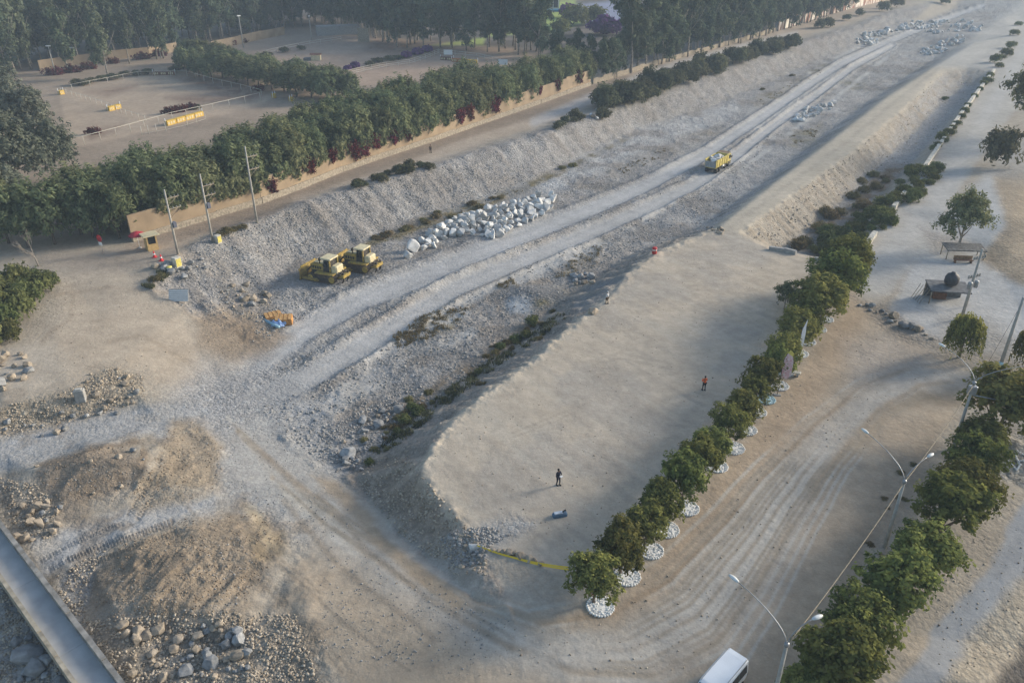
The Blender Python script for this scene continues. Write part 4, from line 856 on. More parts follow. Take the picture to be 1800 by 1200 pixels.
# ---- far wall streaked with rust, low stable walls
def simple_wall(name, label, pts, h, th, m, step=6.0, jagz=.0, z=0):
    W_ = [Vector(P(x, y, z)) for x, y in pts]; o0 = Vector((*W_[0], z)); mb = MB()
    for i in range(len(W_) - 1):
        L = (W_[i+1] - W_[i]).length; n = max(1, round(L / step)); d = (W_[i+1] - W_[i]).normalized(); nn = Vector((d.y, -d.x)) * th
        for j in range(n):
            p, q = W_[i].lerp(W_[i+1], j / n) - W_[0], W_[i].lerp(W_[i+1], (j + .996) / n) - W_[0]; hh = h + random.uniform(-1, 1) * jagz; vs = []
            for zz in (-.5, hh): vs += [(p.x, p.y, zz), (q.x, q.y, zz), (q.x + nn.x, q.y + nn.y, zz), (p.x + nn.x, p.y + nn.y, zz)]
            mb.add(vs, [(0,3,2,1),(4,5,6,7),(0,1,5,4),(1,2,6,5),(2,3,7,6),(3,0,4,7)])
    return tag(mb.build(name, m, None, o0), label, 'wall')
def streak_mat():
    m = bpy.data.materials.new('rust_streaked_render'); nt = nodes_of(m); N = nt.nodes; L = nt.links
    o = N.new('ShaderNodeOutputMaterial'); b = N.new('ShaderNodeBsdfPrincipled'); L.new(b.outputs[0], o.inputs[0]); b.inputs['Roughness'].default_value = .9
    tc = N.new('ShaderNodeTexCoord'); mp = N.new('ShaderNodeMapping'); mp.inputs['Scale'].default_value = (.35, .35, .10); L.new(tc.outputs['Object'], mp.inputs[0])
    nz = N.new('ShaderNodeTexNoise'); nz.inputs['Scale'].default_value = 1.6; nz.inputs['Detail'].default_value = 5; L.new(mp.outputs[0], nz.inputs['Vector'])
    rp = N.new('ShaderNodeValToRGB'); rp.color_ramp.elements[0].position = .44; rp.color_ramp.elements[0].color = (.26, .10, .055, 1); rp.color_ramp.elements[1].position = .56; rp.color_ramp.elements[1].color = (.74, .69, .60, 1)
    L.new(nz.outputs['Fac'], rp.inputs[0]); L.new(rp.outputs[0], b.inputs['Base Color']); return m
M_STREAK = streak_mat()
simple_wall('boundary_wall', 'far pale boundary wall streaked red brown, at the top right of the wood', [(1366,54),(1410,40),(1460,26),(1510,13),(1558,1)], 4.6, .3, M_STREAK, 6, .15)
simple_wall('boundary_wall', 'low weathered fence wall under the eucalyptus between the two long walls', [(1042,148),(1100,131),(1160,112),(1230,92),(1300,74),(1362,55)], 1.5, .2, M_WOODP, 3, .3)
simple_wall('stable_wall', 'low tan wall behind the left riding arena', [(70,124),(130,115),(200,105),(262,99),(312,90)], 3.0, .3, M_TANW, 9, .15)
simple_wall('stable_wall', 'low tan wall piece behind the far riding arena, left of the lamp post', [(372,88),(420,78),(455,70),(500,61)], 3.0, .3, M_TANW, 9, .15)
simple_wall('stable_wall', 'grey low building wall behind the far arena', [(556,60),(632,57)], 3.4, 6, M_CONC, 40)
simple_wall('stable_wall', 'brown board wall beside the far arena', [(630,74),(650,74)], 5, .3, M_WOODP, 20)
# ---- fences of the riding arenas
M_RAIL = mat('pale_rail', (.60, .55, .46), .7, .1)
def fence(label, pts, h, gap, rails=(1.0,), r=.05, m=M_RAIL, pr=.06):
    W_ = [G(x, y) for x, y in pts]; f = thing('rail_fence', label, 'fence', W_[0]); posts = []
    for i in range(len(W_) - 1):
        n = max(1, round((W_[i+1] - W_[i]).length / gap))
        for j in range(n + (i == len(W_) - 2)): posts.append(W_[i].lerp(W_[i+1], j / n) - W_[0])
    pm_ = MB().tube([(0,0,-.2),(0,0,h)], pr, 6); me = None
    for q in posts[:95]:
        if me is None: o = pm_.build('post', m, f, q); me = o.data
        else: link('post', me, None, f, q)
    rb = MB()
    for k in rails: rb.tube([tuple(q + Vector((0, 0, h * k))) for q in posts], r, 5)
    rb.build('rails', m, f); return f
fence('pale rail fence along the near side of the left riding arena', [(118,258),(149,255),(205,240),(255,226),(304,212),(375,196),(458,176)], 1.9, 4.6, (1.0,), .06)
fence('line of thin pale posts dividing the left riding arena', [(108,163),(127,170),(160,180),(190,190),(222,203),(256,214)], 1.5, 3.2, (.9,), .04)
fence('post and rail fence along the back of the left riding arena', [(127,158),(190,146),(244,135),(329,134),(375,147),(424,158),(460,168)], 1.6, 5, (.95,), .05)
fence('stakes in a line on the track in front of the grove', [(250,238),(262,236),(276,234),(292,231),(330,222),(362,212)], 2.0, 4, (.2,), .03)
fence('white post and rail fence dividing the far riding arenas', [(600,137),(640,127),(680,119),(720,114),(748,105),(772,95)], 1.7, 4, (1, .66, .33), .05)
fence('rail fence along the back edge of the far riding arena', [(470,96),(505,88),(545,80),(600,72)], 1.6, 6, (.95, .5), .07)
fence('rail fence at the right end of the far arena below the white boards', [(770,96),(800,98),(838,102),(880,112)], 1.6, 5, (.95, .5), .06)
# ---- jumps, planter boxes and boards of the arenas
M_ORY = mat('yellow_boards', (.62, .40, .06), .7, .1, 2); M_BRN = mat('brown_boards', (.20, .10, .06), .8, .2, 3)
def jump_box(label, px, py, n, L, ang, name='planter_box', m=M_ORY):
    t = thing(name, label, 'planter', G(px, py), ang)
    for k in range(n):
        b = MB(); x0 = (k - n / 2) * L; b.cbox(x0 + .08, x0 + L - .08, -.5, .5, 0, 1.1, .05); p_ = b.build('box', m, t)
        s = MB()
        for j in range(3): s.box(x0 + .3 + j * (L - .6) / 3, x0 + .2 + (j + .7) * (L - .6) / 3, -.53, -.503, .25, .85)
        s.build('panel', M_CREAM, p_)
    e = MB()
    for x in (-n * L / 2, n * L / 2): e.tube([(x, 0, 0), (x, 0, 1.7)], .09, 6)
    e.build('posts', M_WHITE, t); return t
fa = head((149,250), (304,207))
jump_box('yellow box with pale panels standing in the middle of the left arena', 201, 193, 2, 2.0, fa)
jump_box('long row of yellow boxes on the near fence of the left arena', 325, 212, 4, 3.0, fa)
jump_box('small yellow box at the far left corner of the left arena', 108, 166, 1, 1.6, fa)
jump_box('yellow box half hidden under the grey green trees', 68, 280, 2, 2.4, fa)
jump_box('yellow upright jump beside the belt of trees, first of two', 482, 172, 1, 1.0, fa); jump_box('yellow upright jump beside the belt of trees, second and nearer', 512, 178, 1, 1.0, fa)
jump_box('striped jump with dark ends at the back of the left arena', 289, 132, 3, 2.2, .1, 'show_jump', M_BRN)
jump_box('brown jump box left of the other two in the far arena', 786, 106, 2, 2.4, -.3, 'show_jump', M_BRN)
jump_box('orange brown jump in the middle of the three in the far arena', 806, 109, 2, 2.4, -.3, 'show_jump', mat('orange_boards', (.42, .17, .05), .7)); jump_box('orange jump at the right of the three in the far arena', 828, 111, 2, 2.4, -.3, 'show_jump', M_ORY)
t = thing('storage_hut', 'pale box hut standing alone in the far arena', 'hut', G(556, 106), .1)
MB().cbox(-1.6, 1.6, -1, 1, 0, 1.8, .1).build('wall', M_CREAM, t); MB().prism([(-1.2, 1.0), (1.2, 1.0), (0, 1.5)], -1.9, 1.9, 'x').build('roof', M_BRN, t, (0, 0, .8)); MB().cbox(-4.2, -1.7, -1, 1, 0, .9, .2).build('annex', M_CONCD, t)
for px, py, lb in ((788, 104, 'left one of the two white boards at the far arena'), (884, 122, 'right one of the two white boards at the far arena')):
    t = thing('notice_board', lb, 'board', G(px, py), -.15); MB().box(-1.5, 1.5, -.06, .06, 1.4, 3.0).build('board', M_WHITE, t)
    for x in (-1.2, 1.2): MB().tube([(x, .1, -.1), (x, .1, 3)], .06, 6).build('post', M_STEEL, t)
# lamp posts among the stables
for k, (px, py, h, lb) in enumerate([(98,132,8.5,'white topped post left of the leaning trunks behind the arena'),(133,112,5,'short pale post behind the arena wall'),(283,102,9,'white topped post beside the twin trunks behind the arena'),(428,84,11,'tall lamp post at the far arena'),(690,66,9,'thin post at the back of the far arena'),(548,72,9,'post with a small yellow lamp at the far arena')]):
    t = thing('floodlight_post', lb, 'lamp post', G(px, py), .3 * k); MB().tube([(0,0,-.2),(0,0,h)], [.2,.13], 7).build('pole', M_POLE, t)
    MB().box(-.7, .7, -.15, .15, h - .15, h + .15).build('lamp_head', M_WHITE, t)
# glazed building far back
t = thing('glazed_building', 'flat roofed glazed building at the top of the photo', 'building', (*P(945, 22, 0), 0), .12)
MB().box(-11, 11, 0, 12, 0, 8.5).build('wall', M_CONC, t); MB().box(-12.5, 12.5, -1.5, 13, 8.503, 9.1).build('roof', M_WHITE, t)
for k in range(8): f = MB().box(-10.6 + k * 2.65, -8.2 + k * 2.65, -.08, -.003, 2.2, 7.8).build('window', M_GLASS, t)
for k in range(9): MB().box(-10.85 + k * 2.65, -10.65 + k * 2.65, -.2, -.003, 2, 8.2).build('mullion', M_WHITE, t)
t = thing('pool_canopy', 'blue canopy below the glazed building', 'canopy', (*P(970, 30, 0), 0), .1); MB().prism([(-6, 2.6), (6, 2.6), (5, 3.4), (-5, 3.4)], -2, 2, 'y').build('roof', mat('blue_sheet', (.06, .25, .40), .6), t)
for x in (-5, 5): MB().tube([(x, 0, 0), (x, 0, 2.62)], .12, 6).build('post', M_STEEL, t)
# ---- utility poles by the wall
def upole(base, top, label, arms, hx, box=None, topbox=None):
    b = G(*base); h = 4.0
    for hh in np.linspace(4, 16, 241):
        if PIX(b.x, b.y, b.z + hh)[1] > top[1]: h = hh
    t = thing('utility_pole', label, 'utility pole', b, hx); MB().tube([(0,0,-.3),(0,0,h)], [.19,.11], 9).build('pole', M_POLE, t)
    for k, fz in enumerate(arms):
        a = MB(); z = h * fz; a.box(.1, 1.9, -.05, .05, z - .06, z + .06); a.tube([(.1,0,z - 1.0),(1.5,0,z - .05)], .03, 5); A = a.build('crossarm', M_WOODP, t)
        for x in (.75, 1.3, 1.82): MB().lathe([(.05, z + .06), (.09, z + .1), (.05, z + .16), (.09, z + .2), (.03, z + .28)], 8, Matrix.Translation((x, 0, 0))).build('insulator', M_CONC, A)
        MB().tube([(1.82,0,z+.2),(1.4,.05,z-.5),(.6,.05,z-.9),(.15,0,z-1.3)], .02, 4).build('lead', M_BLK, A)
    if box: MB().cbox(.1, .65, -.3, .3, h * box, h * box + .8, .05).build('meter_box', mat('box_blue_grey', (.13, .14, .18), .6), t)
    return t, h
hx = head((300,404), (458,357))
upole((313,447), (290,333), 'short grey utility pole nearest the gate booth', (.86, .70), hx, .42)
upole((374,425), (354,306), 'middle one of the three utility poles by the tan wall', (.82, .68), hx, .50)
upole((452,392), (430,257), 'tallest utility pole, right one of the three by the tan wall', (.86, .70), hx)
M_YELP = mat('yellow_paint', (.68, .58, .14), .7, .15, 3)
def pad(px, py, s, label):
    t = thing('concrete_block', label, 'block', G(px, py), hx + .15); MB().cbox(-.55 * s, .5 * s, -.5 * s, .5 * s, -.1, 1.5 * s, .04).build('block', M_CONCP, t)
    MB().box(-.45 * s, .42 * s, -.53 * s, -.503 * s, .1, 1.3 * s).build('painted_face', M_YELP, t)
pad(312, 468, .95, 'pale block with a yellow face below the nearest utility pole'); pad(384, 426, .8, 'pale block with a yellow face beside the middle utility pole')
t = thing('marker_drum', 'small white and yellow drum on the rubble near the gate', 'drum', G(299, 478)); MB().lathe([(.36, 0), (.38, .05), (.38, .8), (.33, .85)], 14).build('body', M_YELP, t); MB().lathe([(.385, .45), (.39, .47), (.39, .7), (.385, .72)], 14).build('band', M_WHITE, t)
# ---- gate: booth, parasol, cones, stop sign
t = thing('guard_booth', 'tan guard booth with dark opening and flat roof at the junction', 'booth', G(268, 438), hx - .2)
b = MB(); b.box(-.75, .75, -.7, .7, -.1, 1.0); b.box(-.75, -.55, -.7, .7, 1.0, 2.3); b.box(.55, .75, -.7, .7, 1.0, 2.3); b.box(-.55, .55, .5, .7, 1.0, 2.3); b.build('wall', mat('booth_tan', (.58, .40, .18), .8, .12), t)
MB().box(-.54, .54, -.52, -.45, 1.01, 2.28).build('window', M_GLASS, t); MB().cbox(-1.15, 1.15, -1.1, 1.0, 2.303, 2.45, .03).build('roof', M_CREAM, t)
t = thing('parasol', 'round red parasol beside the guard booth', 'parasol', G(246, 436)); MB().tube([(0,0,0),(0,0,2.6)], .03, 6).build('pole', M_WHITE, t); MB().lathe([(1.25, 2.05), (.9, 2.35), (.4, 2.55), (.03, 2.62)], 10, smooth=False).build('canopy', mat('red_cloth', (.42, .03, .05), .8), t); MB().lathe([(.3, 0), (.28, .12), (.05, .15)], 12).build('base', M_CONC, t)
M_CONE = mat('cone_red', (.72, .04, .05), .6)
for k, (px, py) in enumerate([(272,452),(284,458)]):
    t = thing('traffic_cone', ('red cone closer to the guard booth', 'red cone farther from the guard booth, toward the pole')[k], 'cone', G(px, py)); MB().lathe([(.24, .04), (.22, .1), (.06, .95), (.02, 1.0)], 12).build('body', M_CONE, t); MB().cbox(-.32, .32, -.32, .32, 0, .05, .01).build('base', M_CONE, t); MB().lathe([(.165, .4), (.17, .41), (.128, .6), (.12, .6)], 12).build('band', M_WHITE, t)
t = thing('road_sign', 'red octagonal sign with a white plate on a thin post by the junction', 'sign', G(182, 447), -.5); MB().tube([(0,0,-.1),(0,0,2.4)], .035, 6).build('post', M_STEEL, t)
MB().prism([(.55 * math.cos(R(22.5 + 45 * k)), 2.5 + .55 * math.sin(R(22.5 + 45 * k))) for k in range(8)], -.08, -.04, 'y').build('plate', mat('sign_red', (.5, .02, .03), .5), t); MB().box(-.35, .35, -.08, -.04, 1.45, 1.9).build('lower_plate', M_WHITE, t)
t = thing('slatted_panel', 'white slatted panel propped on the grey gravel near the junction', 'panel', G(314, 531), .02); b = MB(); k_ = MB().box(-1.3, 1.3, 0, .08, .1, 1.75).build('backing', M_CONC, t); k_.rotation_euler = (R(-28), 0, 0)
for k in range(6): b.box(-1.26, 1.26, -.05, -.003, .15 + k * .26, .31 + k * .26)
o = b.build('panel', M_WHITE, t); o.rotation_euler = (R(-28), 0, 0); MB().tube([(-1, 1.1, 0), (-1, .75, 1.4)], .05, 5).tube([(1, 1.1, 0), (1, .75, 1.4)], .05, 5).build('props', M_STEEL, t)
t = thing('concrete_block', 'upright grey concrete block on the rubble ridge', 'block', G(143, 702), .2); MB().cbox(-.5, .5, -.35, .35, -.2, 1.25, .05).build('block', M_CONC, t); MB().box(-.3, .3, -.2, .2, 1.252, 1.36).build('cap', M_CONCP, t)
# orange boards, blue tarpaulin, pipe in the dug earth
M_ORB = mat('orange_board', (.55, .26, .08), .8, .2, 3)
for k, (px, py, rz, tl, lb) in enumerate([(480,556,.5,.12,'orange brown board lying at the back of the dug earth'),(488,560,-.4,.3,'tilted orange brown board in the middle of the dug earth'),(500,567,.15,.15,'orange brown crate beside the blue tarpaulin')]):
    t = thing('wooden_crate' if k == 2 else 'wooden_board', lb, 'crate' if k == 2 else 'board', G(px, py), rz); h = .9 if k == 2 else .35
    o = MB().cbox(-1.1, 1.1, -.7, .7, .02, h, .05).build('body', M_ORB, t); o.rotation_euler = (tl, 0, 0)
    b = MB()
    for j in range(4): b.box(-1.05 + j * .55, -.65 + j * .55, -.68, .68, h + .003, h + .05)
    o2 = b.build('planks', mat('board_top', (.62, .36, .14), .8, .25, 4), t); o2.rotation_euler = (tl, 0, 0)
b = MB(); v, f = ico(3); b.add([(x * 1.0 * (1 + .2 * math.sin(7 * y + 3 * z)), y * .8 * (1 + .2 * math.sin(6 * x)), max(0, z + .2 * math.sin(9 * x + 4 * y)) * .75) for x, y, z in v], f)
tag(b.build('tarpaulin', mat('blue_tarp', (.30, .44, .72), .6, .25, 3, .4), None, G(489, 571)), 'crumpled light blue tarpaulin beside the orange crate', 'tarpaulin')
tag(MB().tube([(-1.3, 1.0, .2), (1.1, -.9, .16)], .2, 9).build('pipe', mat('pale_blue_pipe', (.32, .52, .62), .5), None, G(479, 571)), 'short pale blue pipe lying beside the tarpaulin', 'pipe')
# ---- low wall along the ditch, in the stretches one sees
for pts, lb in (([(1497,463),(1516,436),(1533,413)], 'nearest stretch of the low pale ditch wall, at the end of the tree row'), ([(1566,368),(1578,352),(1596,330)], 'short middle stretch of the low pale ditch wall among bushes'), ([(1620,298),(1650,254),(1682,208),(1715,164),(1745,125)], 'longest and farthest stretch of the low pale ditch wall')):
    simple_wall('ditch_wall', lb, pts, .75, .7, M_CONCP, 3.0, .04)
simple_wall('retaining_wall', 'broken concrete edge between the platform and the ditch', [(1352,437),(1380,441),(1400,446)], .5, .5, M_CONC, 2, .1)
simple_wall('retaining_wall', 'small piece of concrete edge next to the first round trees', [(1432,455),(1452,459)], .4, .4, M_CONC, 2, .1)
# ---- bridge road at the lower left
def bq(pts, z): return [(*P(x, y, z), z) for x, y in pts]
bz = -1.3; R0, R1 = Vector((*P(-60, 838, bz), bz)), Vector((*P(262, 1258, bz), bz)); L0, L1 = Vector((*P(-60, 932, bz), bz)), Vector((*P(168, 1262, bz), bz))
t = thing('bridge', 'narrow grey concrete bridge road with low parapets at the lower left', 'bridge', R0); bd = (R1 - R0).normalized(); bn = Vector((bd.y, -bd.x, 0)); LL = (R1 - R0).length; wd = (L1 - R1).length * abs((L1 - R1).normalized().dot(bn)); sgn = 1 if (L1 - R1).dot(bn) > 0 else -1
def bslab(m, u0, u1, v0, v1, z0, z1):
    vs = []
    for z in (z0, z1):
        for u, v in ((u0, v0), (u1, v0), (u1, v1), (u0, v1)): q = bd * u + bn * sgn * v; vs.append((q.x, q.y, z))
    m.add(vs, [(0,3,2,1),(4,5,6,7),(0,1,5,4),(1,2,6,5),(2,3,7,6),(3,0,4,7)])
M_DECK = mat('worn_deck', (.40, .40, .39), .9, .12, .7, .1); M_PARA = mat('weathered_parapet', (.30, .285, .26), .95, .25, 1.5, .4)
for k in range(4): b = MB(); bslab(b, LL * k / 4 + .015, LL * (k + 1) / 4 - .015, .36, wd - .30, -.6, 0); b.build('deck_slab', M_DECK, t)
b = MB(); n = 12
for k in range(n): bslab(b, LL * k / n, LL * (k + .985) / n, 0, .35, -.7, .55 + random.uniform(-.06, .05))
b.build('parapet', M_PARA, t); b = MB()
for k in range(n): bslab(b, LL * k / n, LL * (k + .985) / n, wd - .29, wd, -.7, .28 + random.uniform(-.08, .08))
b.build('parapet', mat('sandy_parapet', (.40, .35, .27), .95, .25, 1.5, .4), t)
b = MB(); bslab(b, 0, LL, .9, wd - .9, -2.6, -.603); b.build('pier', M_CONC, t)
# ---- street lamps right of the road
M_LAMP = mat('lamp_white', (.72, .74, .72), .4)
def street_lamp(base, ztop, heads, label, rbase=.17, extra=None, topxy=None):
    b = Vector((*P(*topxy, ztop), 0)) if topxy else G(*base); b.z = float(ground_z(b.x, b.y))
    t = thing('street_lamp', label, 'street lamp', b); MB().tube([(0,0,-.2),(0,0,ztop - b.z)], [rbase, rbase * .6], 10).build('pole', M_POLE, t)
    top = Vector((0, 0, ztop - b.z)); MB().lathe([(.14, 0), (.16, .05), (.16, .25), (.12, .3)], 10, Matrix.Translation(top - Vector((0,0,.2)))).build('collar', M_STEEL, t)
    for (hx_, hy_, dz) in heads:
        e = Vector((*P(hx_, hy_, ztop + dz), ztop + dz)) - b; d = Vector((e.x, e.y, 0)); Lh = d.length; d.normalize()
        pts = [top + d * .06]
        for k in range(1, 11):
            f = k / 10 * 1.5; pts.append(top + d * (.06 + (Lh - .1) * (1 - math.cos(f)) / (1 - math.cos(1.5))) + Vector((0, 0, dz * math.sin(f))))
        A = MB().tube(pts, [.042 - .0015 * k for k in range(11)], 7).build('arm', M_STEEL, t)
        v, f_ = ico(2); a_ = math.atan2(d.y, d.x); Mx = Matrix.Translation(e + d * .28) @ Matrix.Rotation(a_, 4, 'Z')
        MB().add([(x * .42, y * .15, z * (.13 if z > 0 else .08)) for x, y, z in v], f_, Mx, True).build('lamp_head', M_LAMP, A)
    return t, top
street_lamp(None, 6.8, [(1296,1021,1.6),(1430,1087,1.3)], 'nearest double armed street lamp, right of the white van', topxy=(1383,1131))
street_lamp((1563,945), 6.6, [(1525,761,1.5),(1632,802,1.2)], 'middle double armed street lamp, beside the broad trees', topxy=(1590,845))
t, top = street_lamp(None, 7.2, [(1660,609,1.6),(1826,640,1.4)], 'farthest double armed street lamp with a grey switch box', topxy=(1713,672))
MB().cbox(-.35, .35, -.25, .25, top.z - 1.1, top.z - .35, .05).build('switch_box', M_STEEL, t); MB().tube([(.1,0,top.z - 1.3),(2.4,-.6,top.z - 1.5)], .05, 6).build('side_bracket', M_STEEL, t)
t = thing('concrete_pole', 'tall pale pole with a green foot at the right edge', 'pole', G(1752, 661)); MB().tube([(0,0,1.4),(0,0,9.4)], [.19,.13], 9).build('shaft', M_POLE, t); MB().tube([(0,0,-.2),(0,0,1.4)], [.23,.2], 9).build('foot', mat('green_paint', (.02, .10, .08), .7), t); MB().lathe([(.215, 1.4), (.225, 1.42), (.22, 1.8), (.2, 1.82)], 10).build('band', mat('pale_blue_paint', (.40, .58, .62), .6), t)
t = thing('utility_pole', 'grey utility pole with fittings behind the weeping tree', 'utility pole', (*P(1690, 560, 0), 0), .4)
MB().tube([(0,0,-.2),(0,0,9.2)], [.2,.12], 9).build('pole', M_POLE, t)
for z in (8.0, 5.6): 
    a = MB().box(-1.0, 1.0, -.06, .06, z - .06, z + .06).build('crossarm', M_STEEL, t)
    for x in (-.9, -.5, .5, .9): MB().lathe([(.09, z + .06), (.13, z + .12), (.08, z + .2), (.12, z + .26), (.03, z + .36)], 8, Matrix.Translation((x, 0, 0))).build('insulator', M_CONC, a)
for x in (-.55, .55): MB().lathe([(.22, 4.2), (.26, 4.3), (.26, 5.0), (.2, 5.1)], 10, Matrix.Translation((x, -.15, 0))).build('transformer', M_STEEL, t)
def wire(name, pts, label, sag=.6, r=.018, m=M_BLK, cat='wire'):
    out = []
    for i in range(len(pts) - 1):
        a, b = Vector(pts[i]), Vector(pts[i + 1])
        for k in range(12 if i == len(pts) - 2 else 11): f = k / 11; out.append(a.lerp(b, f) - Vector((0, 0, sag * 4 * f * (1 - f))))
    o = out[0].copy(); tag(MB().tube([p - o for p in out], r, 4).build(name, m, None, o), label, cat)
lt = [Vector((*P(1383,1131,6.8), 6.6)), Vector((*P(1590,845,6.6), 6.4)), Vector((*P(1713,672,7.2), 7.0))]
wire('lamp_cable', lt, 'sagging cable strung between the three double armed street lamps', .5, .03, mat('tan_cable', (.33, .28, .2), .8), 'cable')
wire('guy_wire', [Vector((*P(1752,661,0), 8.6)), G(1726, 656)], 'guy wire from the tall pale pole to the ground', .05)
# ---- flags beside the row
M_BAN = mat('pink_white_cloth', (.72, .66, .66), .8, .0, 5, col2=(.60, .25, .28)); M_BANW = mat('white_cloth', (.80, .80, .82), .8, .05)
def feather(px, py, h, label, m, top_m, rz, wd):
    t = thing('feather_flag', label, 'flag', G(px, py), rz); MB().tube([(0,0,0),(0,0,h * .45),(.04,0,h * .85),(.3,0,h)], [.035,.03,.025,.015], 6).build('pole', M_BLK, t)
    prof = [(.02, h * .42), (wd * .7, h * .40), (wd, h * .5), (wd, h * .8), (wd * .85, h * .92), (.32, h), (.06, h * .88)]
    MB().prism(prof, -.012, .012, 'y').build('banner', m, t)
    MB().prism([(.32, h), (wd * .85, h * .92), (wd * .9, h * 1.0), (.5, h * 1.07)], -.011, .011, 'y').build('tip', top_m, t)
    MB().cbox(-.35, .35, -.2, .2, 0, .1, .02).build('base', M_CONC, t)
feather(1366, 694, 5.0, 'pink and white feather flag with a yellow tip beside the tree row', M_BAN, M_YELP, -.1, 1.0); feather(1396, 648, 5.6, 'white feather flag on a black pole, farther along the tree row', M_BANW, M_BANW, .25, .55)
t = thing('concrete_bench', 'pale concrete bench slab between the two feather flags', 'bench', G(1388, 658), -.45); MB().cbox(-1.1, 1.1, -.3, .3, .38, .5, .03).build('seat', M_CONCP, t)
for x in (-.8, .8): MB().box(x - .12, x + .12, -.25, .25, -.1, .377).build('leg', M_CONC, t)
# ---- shelters on the right
def shelter(px, py, rz, label, w, d, h, mroof):
    t = thing('open_shelter', label, 'shelter', G(px, py), rz); MB().prism([(-d, h), (d, h + .25), (d, h + .4), (-d, h + .15)], -w, w, 'x').build('roof', mroof, t)
    for x in (-w + .15, w - .15):
        for y in (-d + .15, d - .15): MB().tube([(x, y, -.1), (x, y, h + .12 * (1 + y / d))], .07, 6).build('post', M_WOODP, t)
    return t
t = shelter(1660, 528, -.18, 'grey slab roofed shelter with leaning sticks and a round tank on top', 2.4, 1.5, 1.75, M_CONCD)
for k in range(5): MB().tube([(-2.5 - .15 * k, -1.3 + .5 * k, 1.9), (-3.5 - .1 * k, -1.6 + .5 * k, 0)], .035, 5).build('leaning_stick', M_WOODP, t)
MB().box(-2.2, 2.2, 1.2, 1.3, 0, 1.74).build('back_wall', M_CONCD, t); MB().box(-1.4, .2, .2, 1.1, 0, .9).build('counter', M_BRN, t)
b = MB(); b.lathe([(.55, 0), (.75, .1), (.88, .5), (.85, 1.0), (.65, 1.4), (.3, 1.55), (.28, 1.7), (.05, 1.74)], 16)
tag(b.build('water_tank', mat('dark_tank', (.07, .07, .075), .6, .2, 3), None, G(1660, 528) + Vector((.35, .25, 2.16))), 'dark round water tank on the slab roofed shelter', 'tank')
t = shelter(1690, 452, -.1, 'low dark roofed shelter under the gum tree', 2.7, 1.2, 1.35, mat('dark_net', (.19, .18, .165), .9, .3, 3))
t = thing('park_bench', 'brown wooden bench in front of the dark roofed shelter', 'bench', G(1692, 462), -.08); b = MB(); b.cbox(-1.3, 1.3, -.3, .3, .42, .5, .02); b.build('seat', M_BRN, t); o = MB().cbox(-1.3, 1.3, .26, .33, .5, 1.0, .02).build('backrest', mat('bench_wood', (.32, .19, .10), .8, .25, 3), t)
for x in (-1.1, 1.1): MB().box(x - .06, x + .06, -.25, .3, -.05, .418).build('leg', M_BRN, t)
# letters laid out in white stone on the mound at the right edge
M_LET = mat('white_letter_stone', (.74, .73, .70), .85, .1)
def letter(strokes, label):
    a0 = G(*strokes[0][0]); b = MB()
    for (p, q) in strokes:
        A, B = G(*p), G(*q); n = max(3, int((B - A).length / .16))
        for j in range(n + 1): c = A.lerp(B, j / n); b.stone(tuple(Vector((c.x, c.y, float(ground_z(c.x, c.y)) + .05)) - a0), (.13, .12, .1), j * 7)
    tag(b.build('stone_letter', M_LET, None, a0), label, 'letter')
letter([((1773,811),(1787,826)),((1787,826),(1793,817))], 'white stone letter L laid on the stony mound at the right edge')
letter([((1784,800),(1791,815)),((1789,793),(1801,800)),((1791,811),(1802,809))], 'white stone letter A next to the L, cut by the right edge')
# ---- tape, rocks, bag, drum on the platform
pA, pB = G(835, 966) + Vector((.1, 0, .5)), G(1006, 1008) + Vector((-.3, 0, .45)); b = MB()
for off in (0, .22):
    pts = [pA.lerp(pB, f) - Vector((0, 0, .35 * 4 * f * (1 - f) - off * f)) - pA for f in np.linspace(0, 1, 25)]; vs = []
    for p in pts: vs += [tuple(p + Vector((0, .03, .05))), tuple(p + Vector((.02, -.04, -.05)))]
    b.add(vs, [(2*i, 2*i+1, 2*i+3, 2*i+2) for i in range(24)])
tag(b.build('barrier_tape', mat('yellow_tape', (.80, .55, .04), .5, .05), None, pA), 'yellow barrier tape from the white rock to the first row tree', 'tape')
def hull_stone(k, np_=11, bev=.06, nm='stone_shape'):
    import bmesh
    rs = np.random.RandomState(900 + k); q = rs.randn(np_ + k % 4, 3); q /= np.linalg.norm(q, axis=1)[:, None]; q *= rs.uniform(.85, 1.1, (len(q), 1))
    bm = bmesh.new(); [bm.verts.new(v) for v in q]; bmesh.ops.convex_hull(bm, input=bm.verts[:]); bmesh.ops.delete(bm, geom=[v for v in bm.verts if not v.link_faces], context='VERTS')
    bmesh.ops.dissolve_limit(bm, angle_limit=R(14), verts=bm.verts[:], edges=bm.edges[:]); bmesh.ops.bevel(bm, geom=bm.edges[:], offset=bev, segments=1, affect='EDGES', clamp_overlap=True)
    me = bpy.data.meshes.new(nm); bm.to_mesh(me); bm.free(); return bpy.data.objects.new(nm, me)
STN = [hull_stone(k) for k in range(9)] + [hull_stone(k + 20, 24, .11, 'cobble_shape') for k in range(9)]
for o in STN: bpy.data.objects.remove(o)
STM = [m for m in bpy.data.meshes if m.name.startswith('stone_shape')]
STC = [m for m in bpy.data.meshes if m.name.startswith('cobble_shape')]
def stone_set(mats, src=None):
    out = []
    for m in (src or STM): c = m.copy(); c.name = 'rock'; c.materials.clear(); c.materials.append(mats); out.append(c)
    return out
ROCK_W = stone_set(mat('white_limestone', (.62, .61, .585), .9, .18, 1.2, .4, 5, rnd=.22)); ROCK_T = stone_set(mat('tan_rock', (.36, .30, .23), .95, .2, 1.5, .5, 5, rnd=.22), STM[:3] + STC); ROCK_G = stone_set(mat('grey_rock', (.30, .30, .295), .95, .2, 1.5, .5, 5, rnd=.25), STM[:3] + STC)
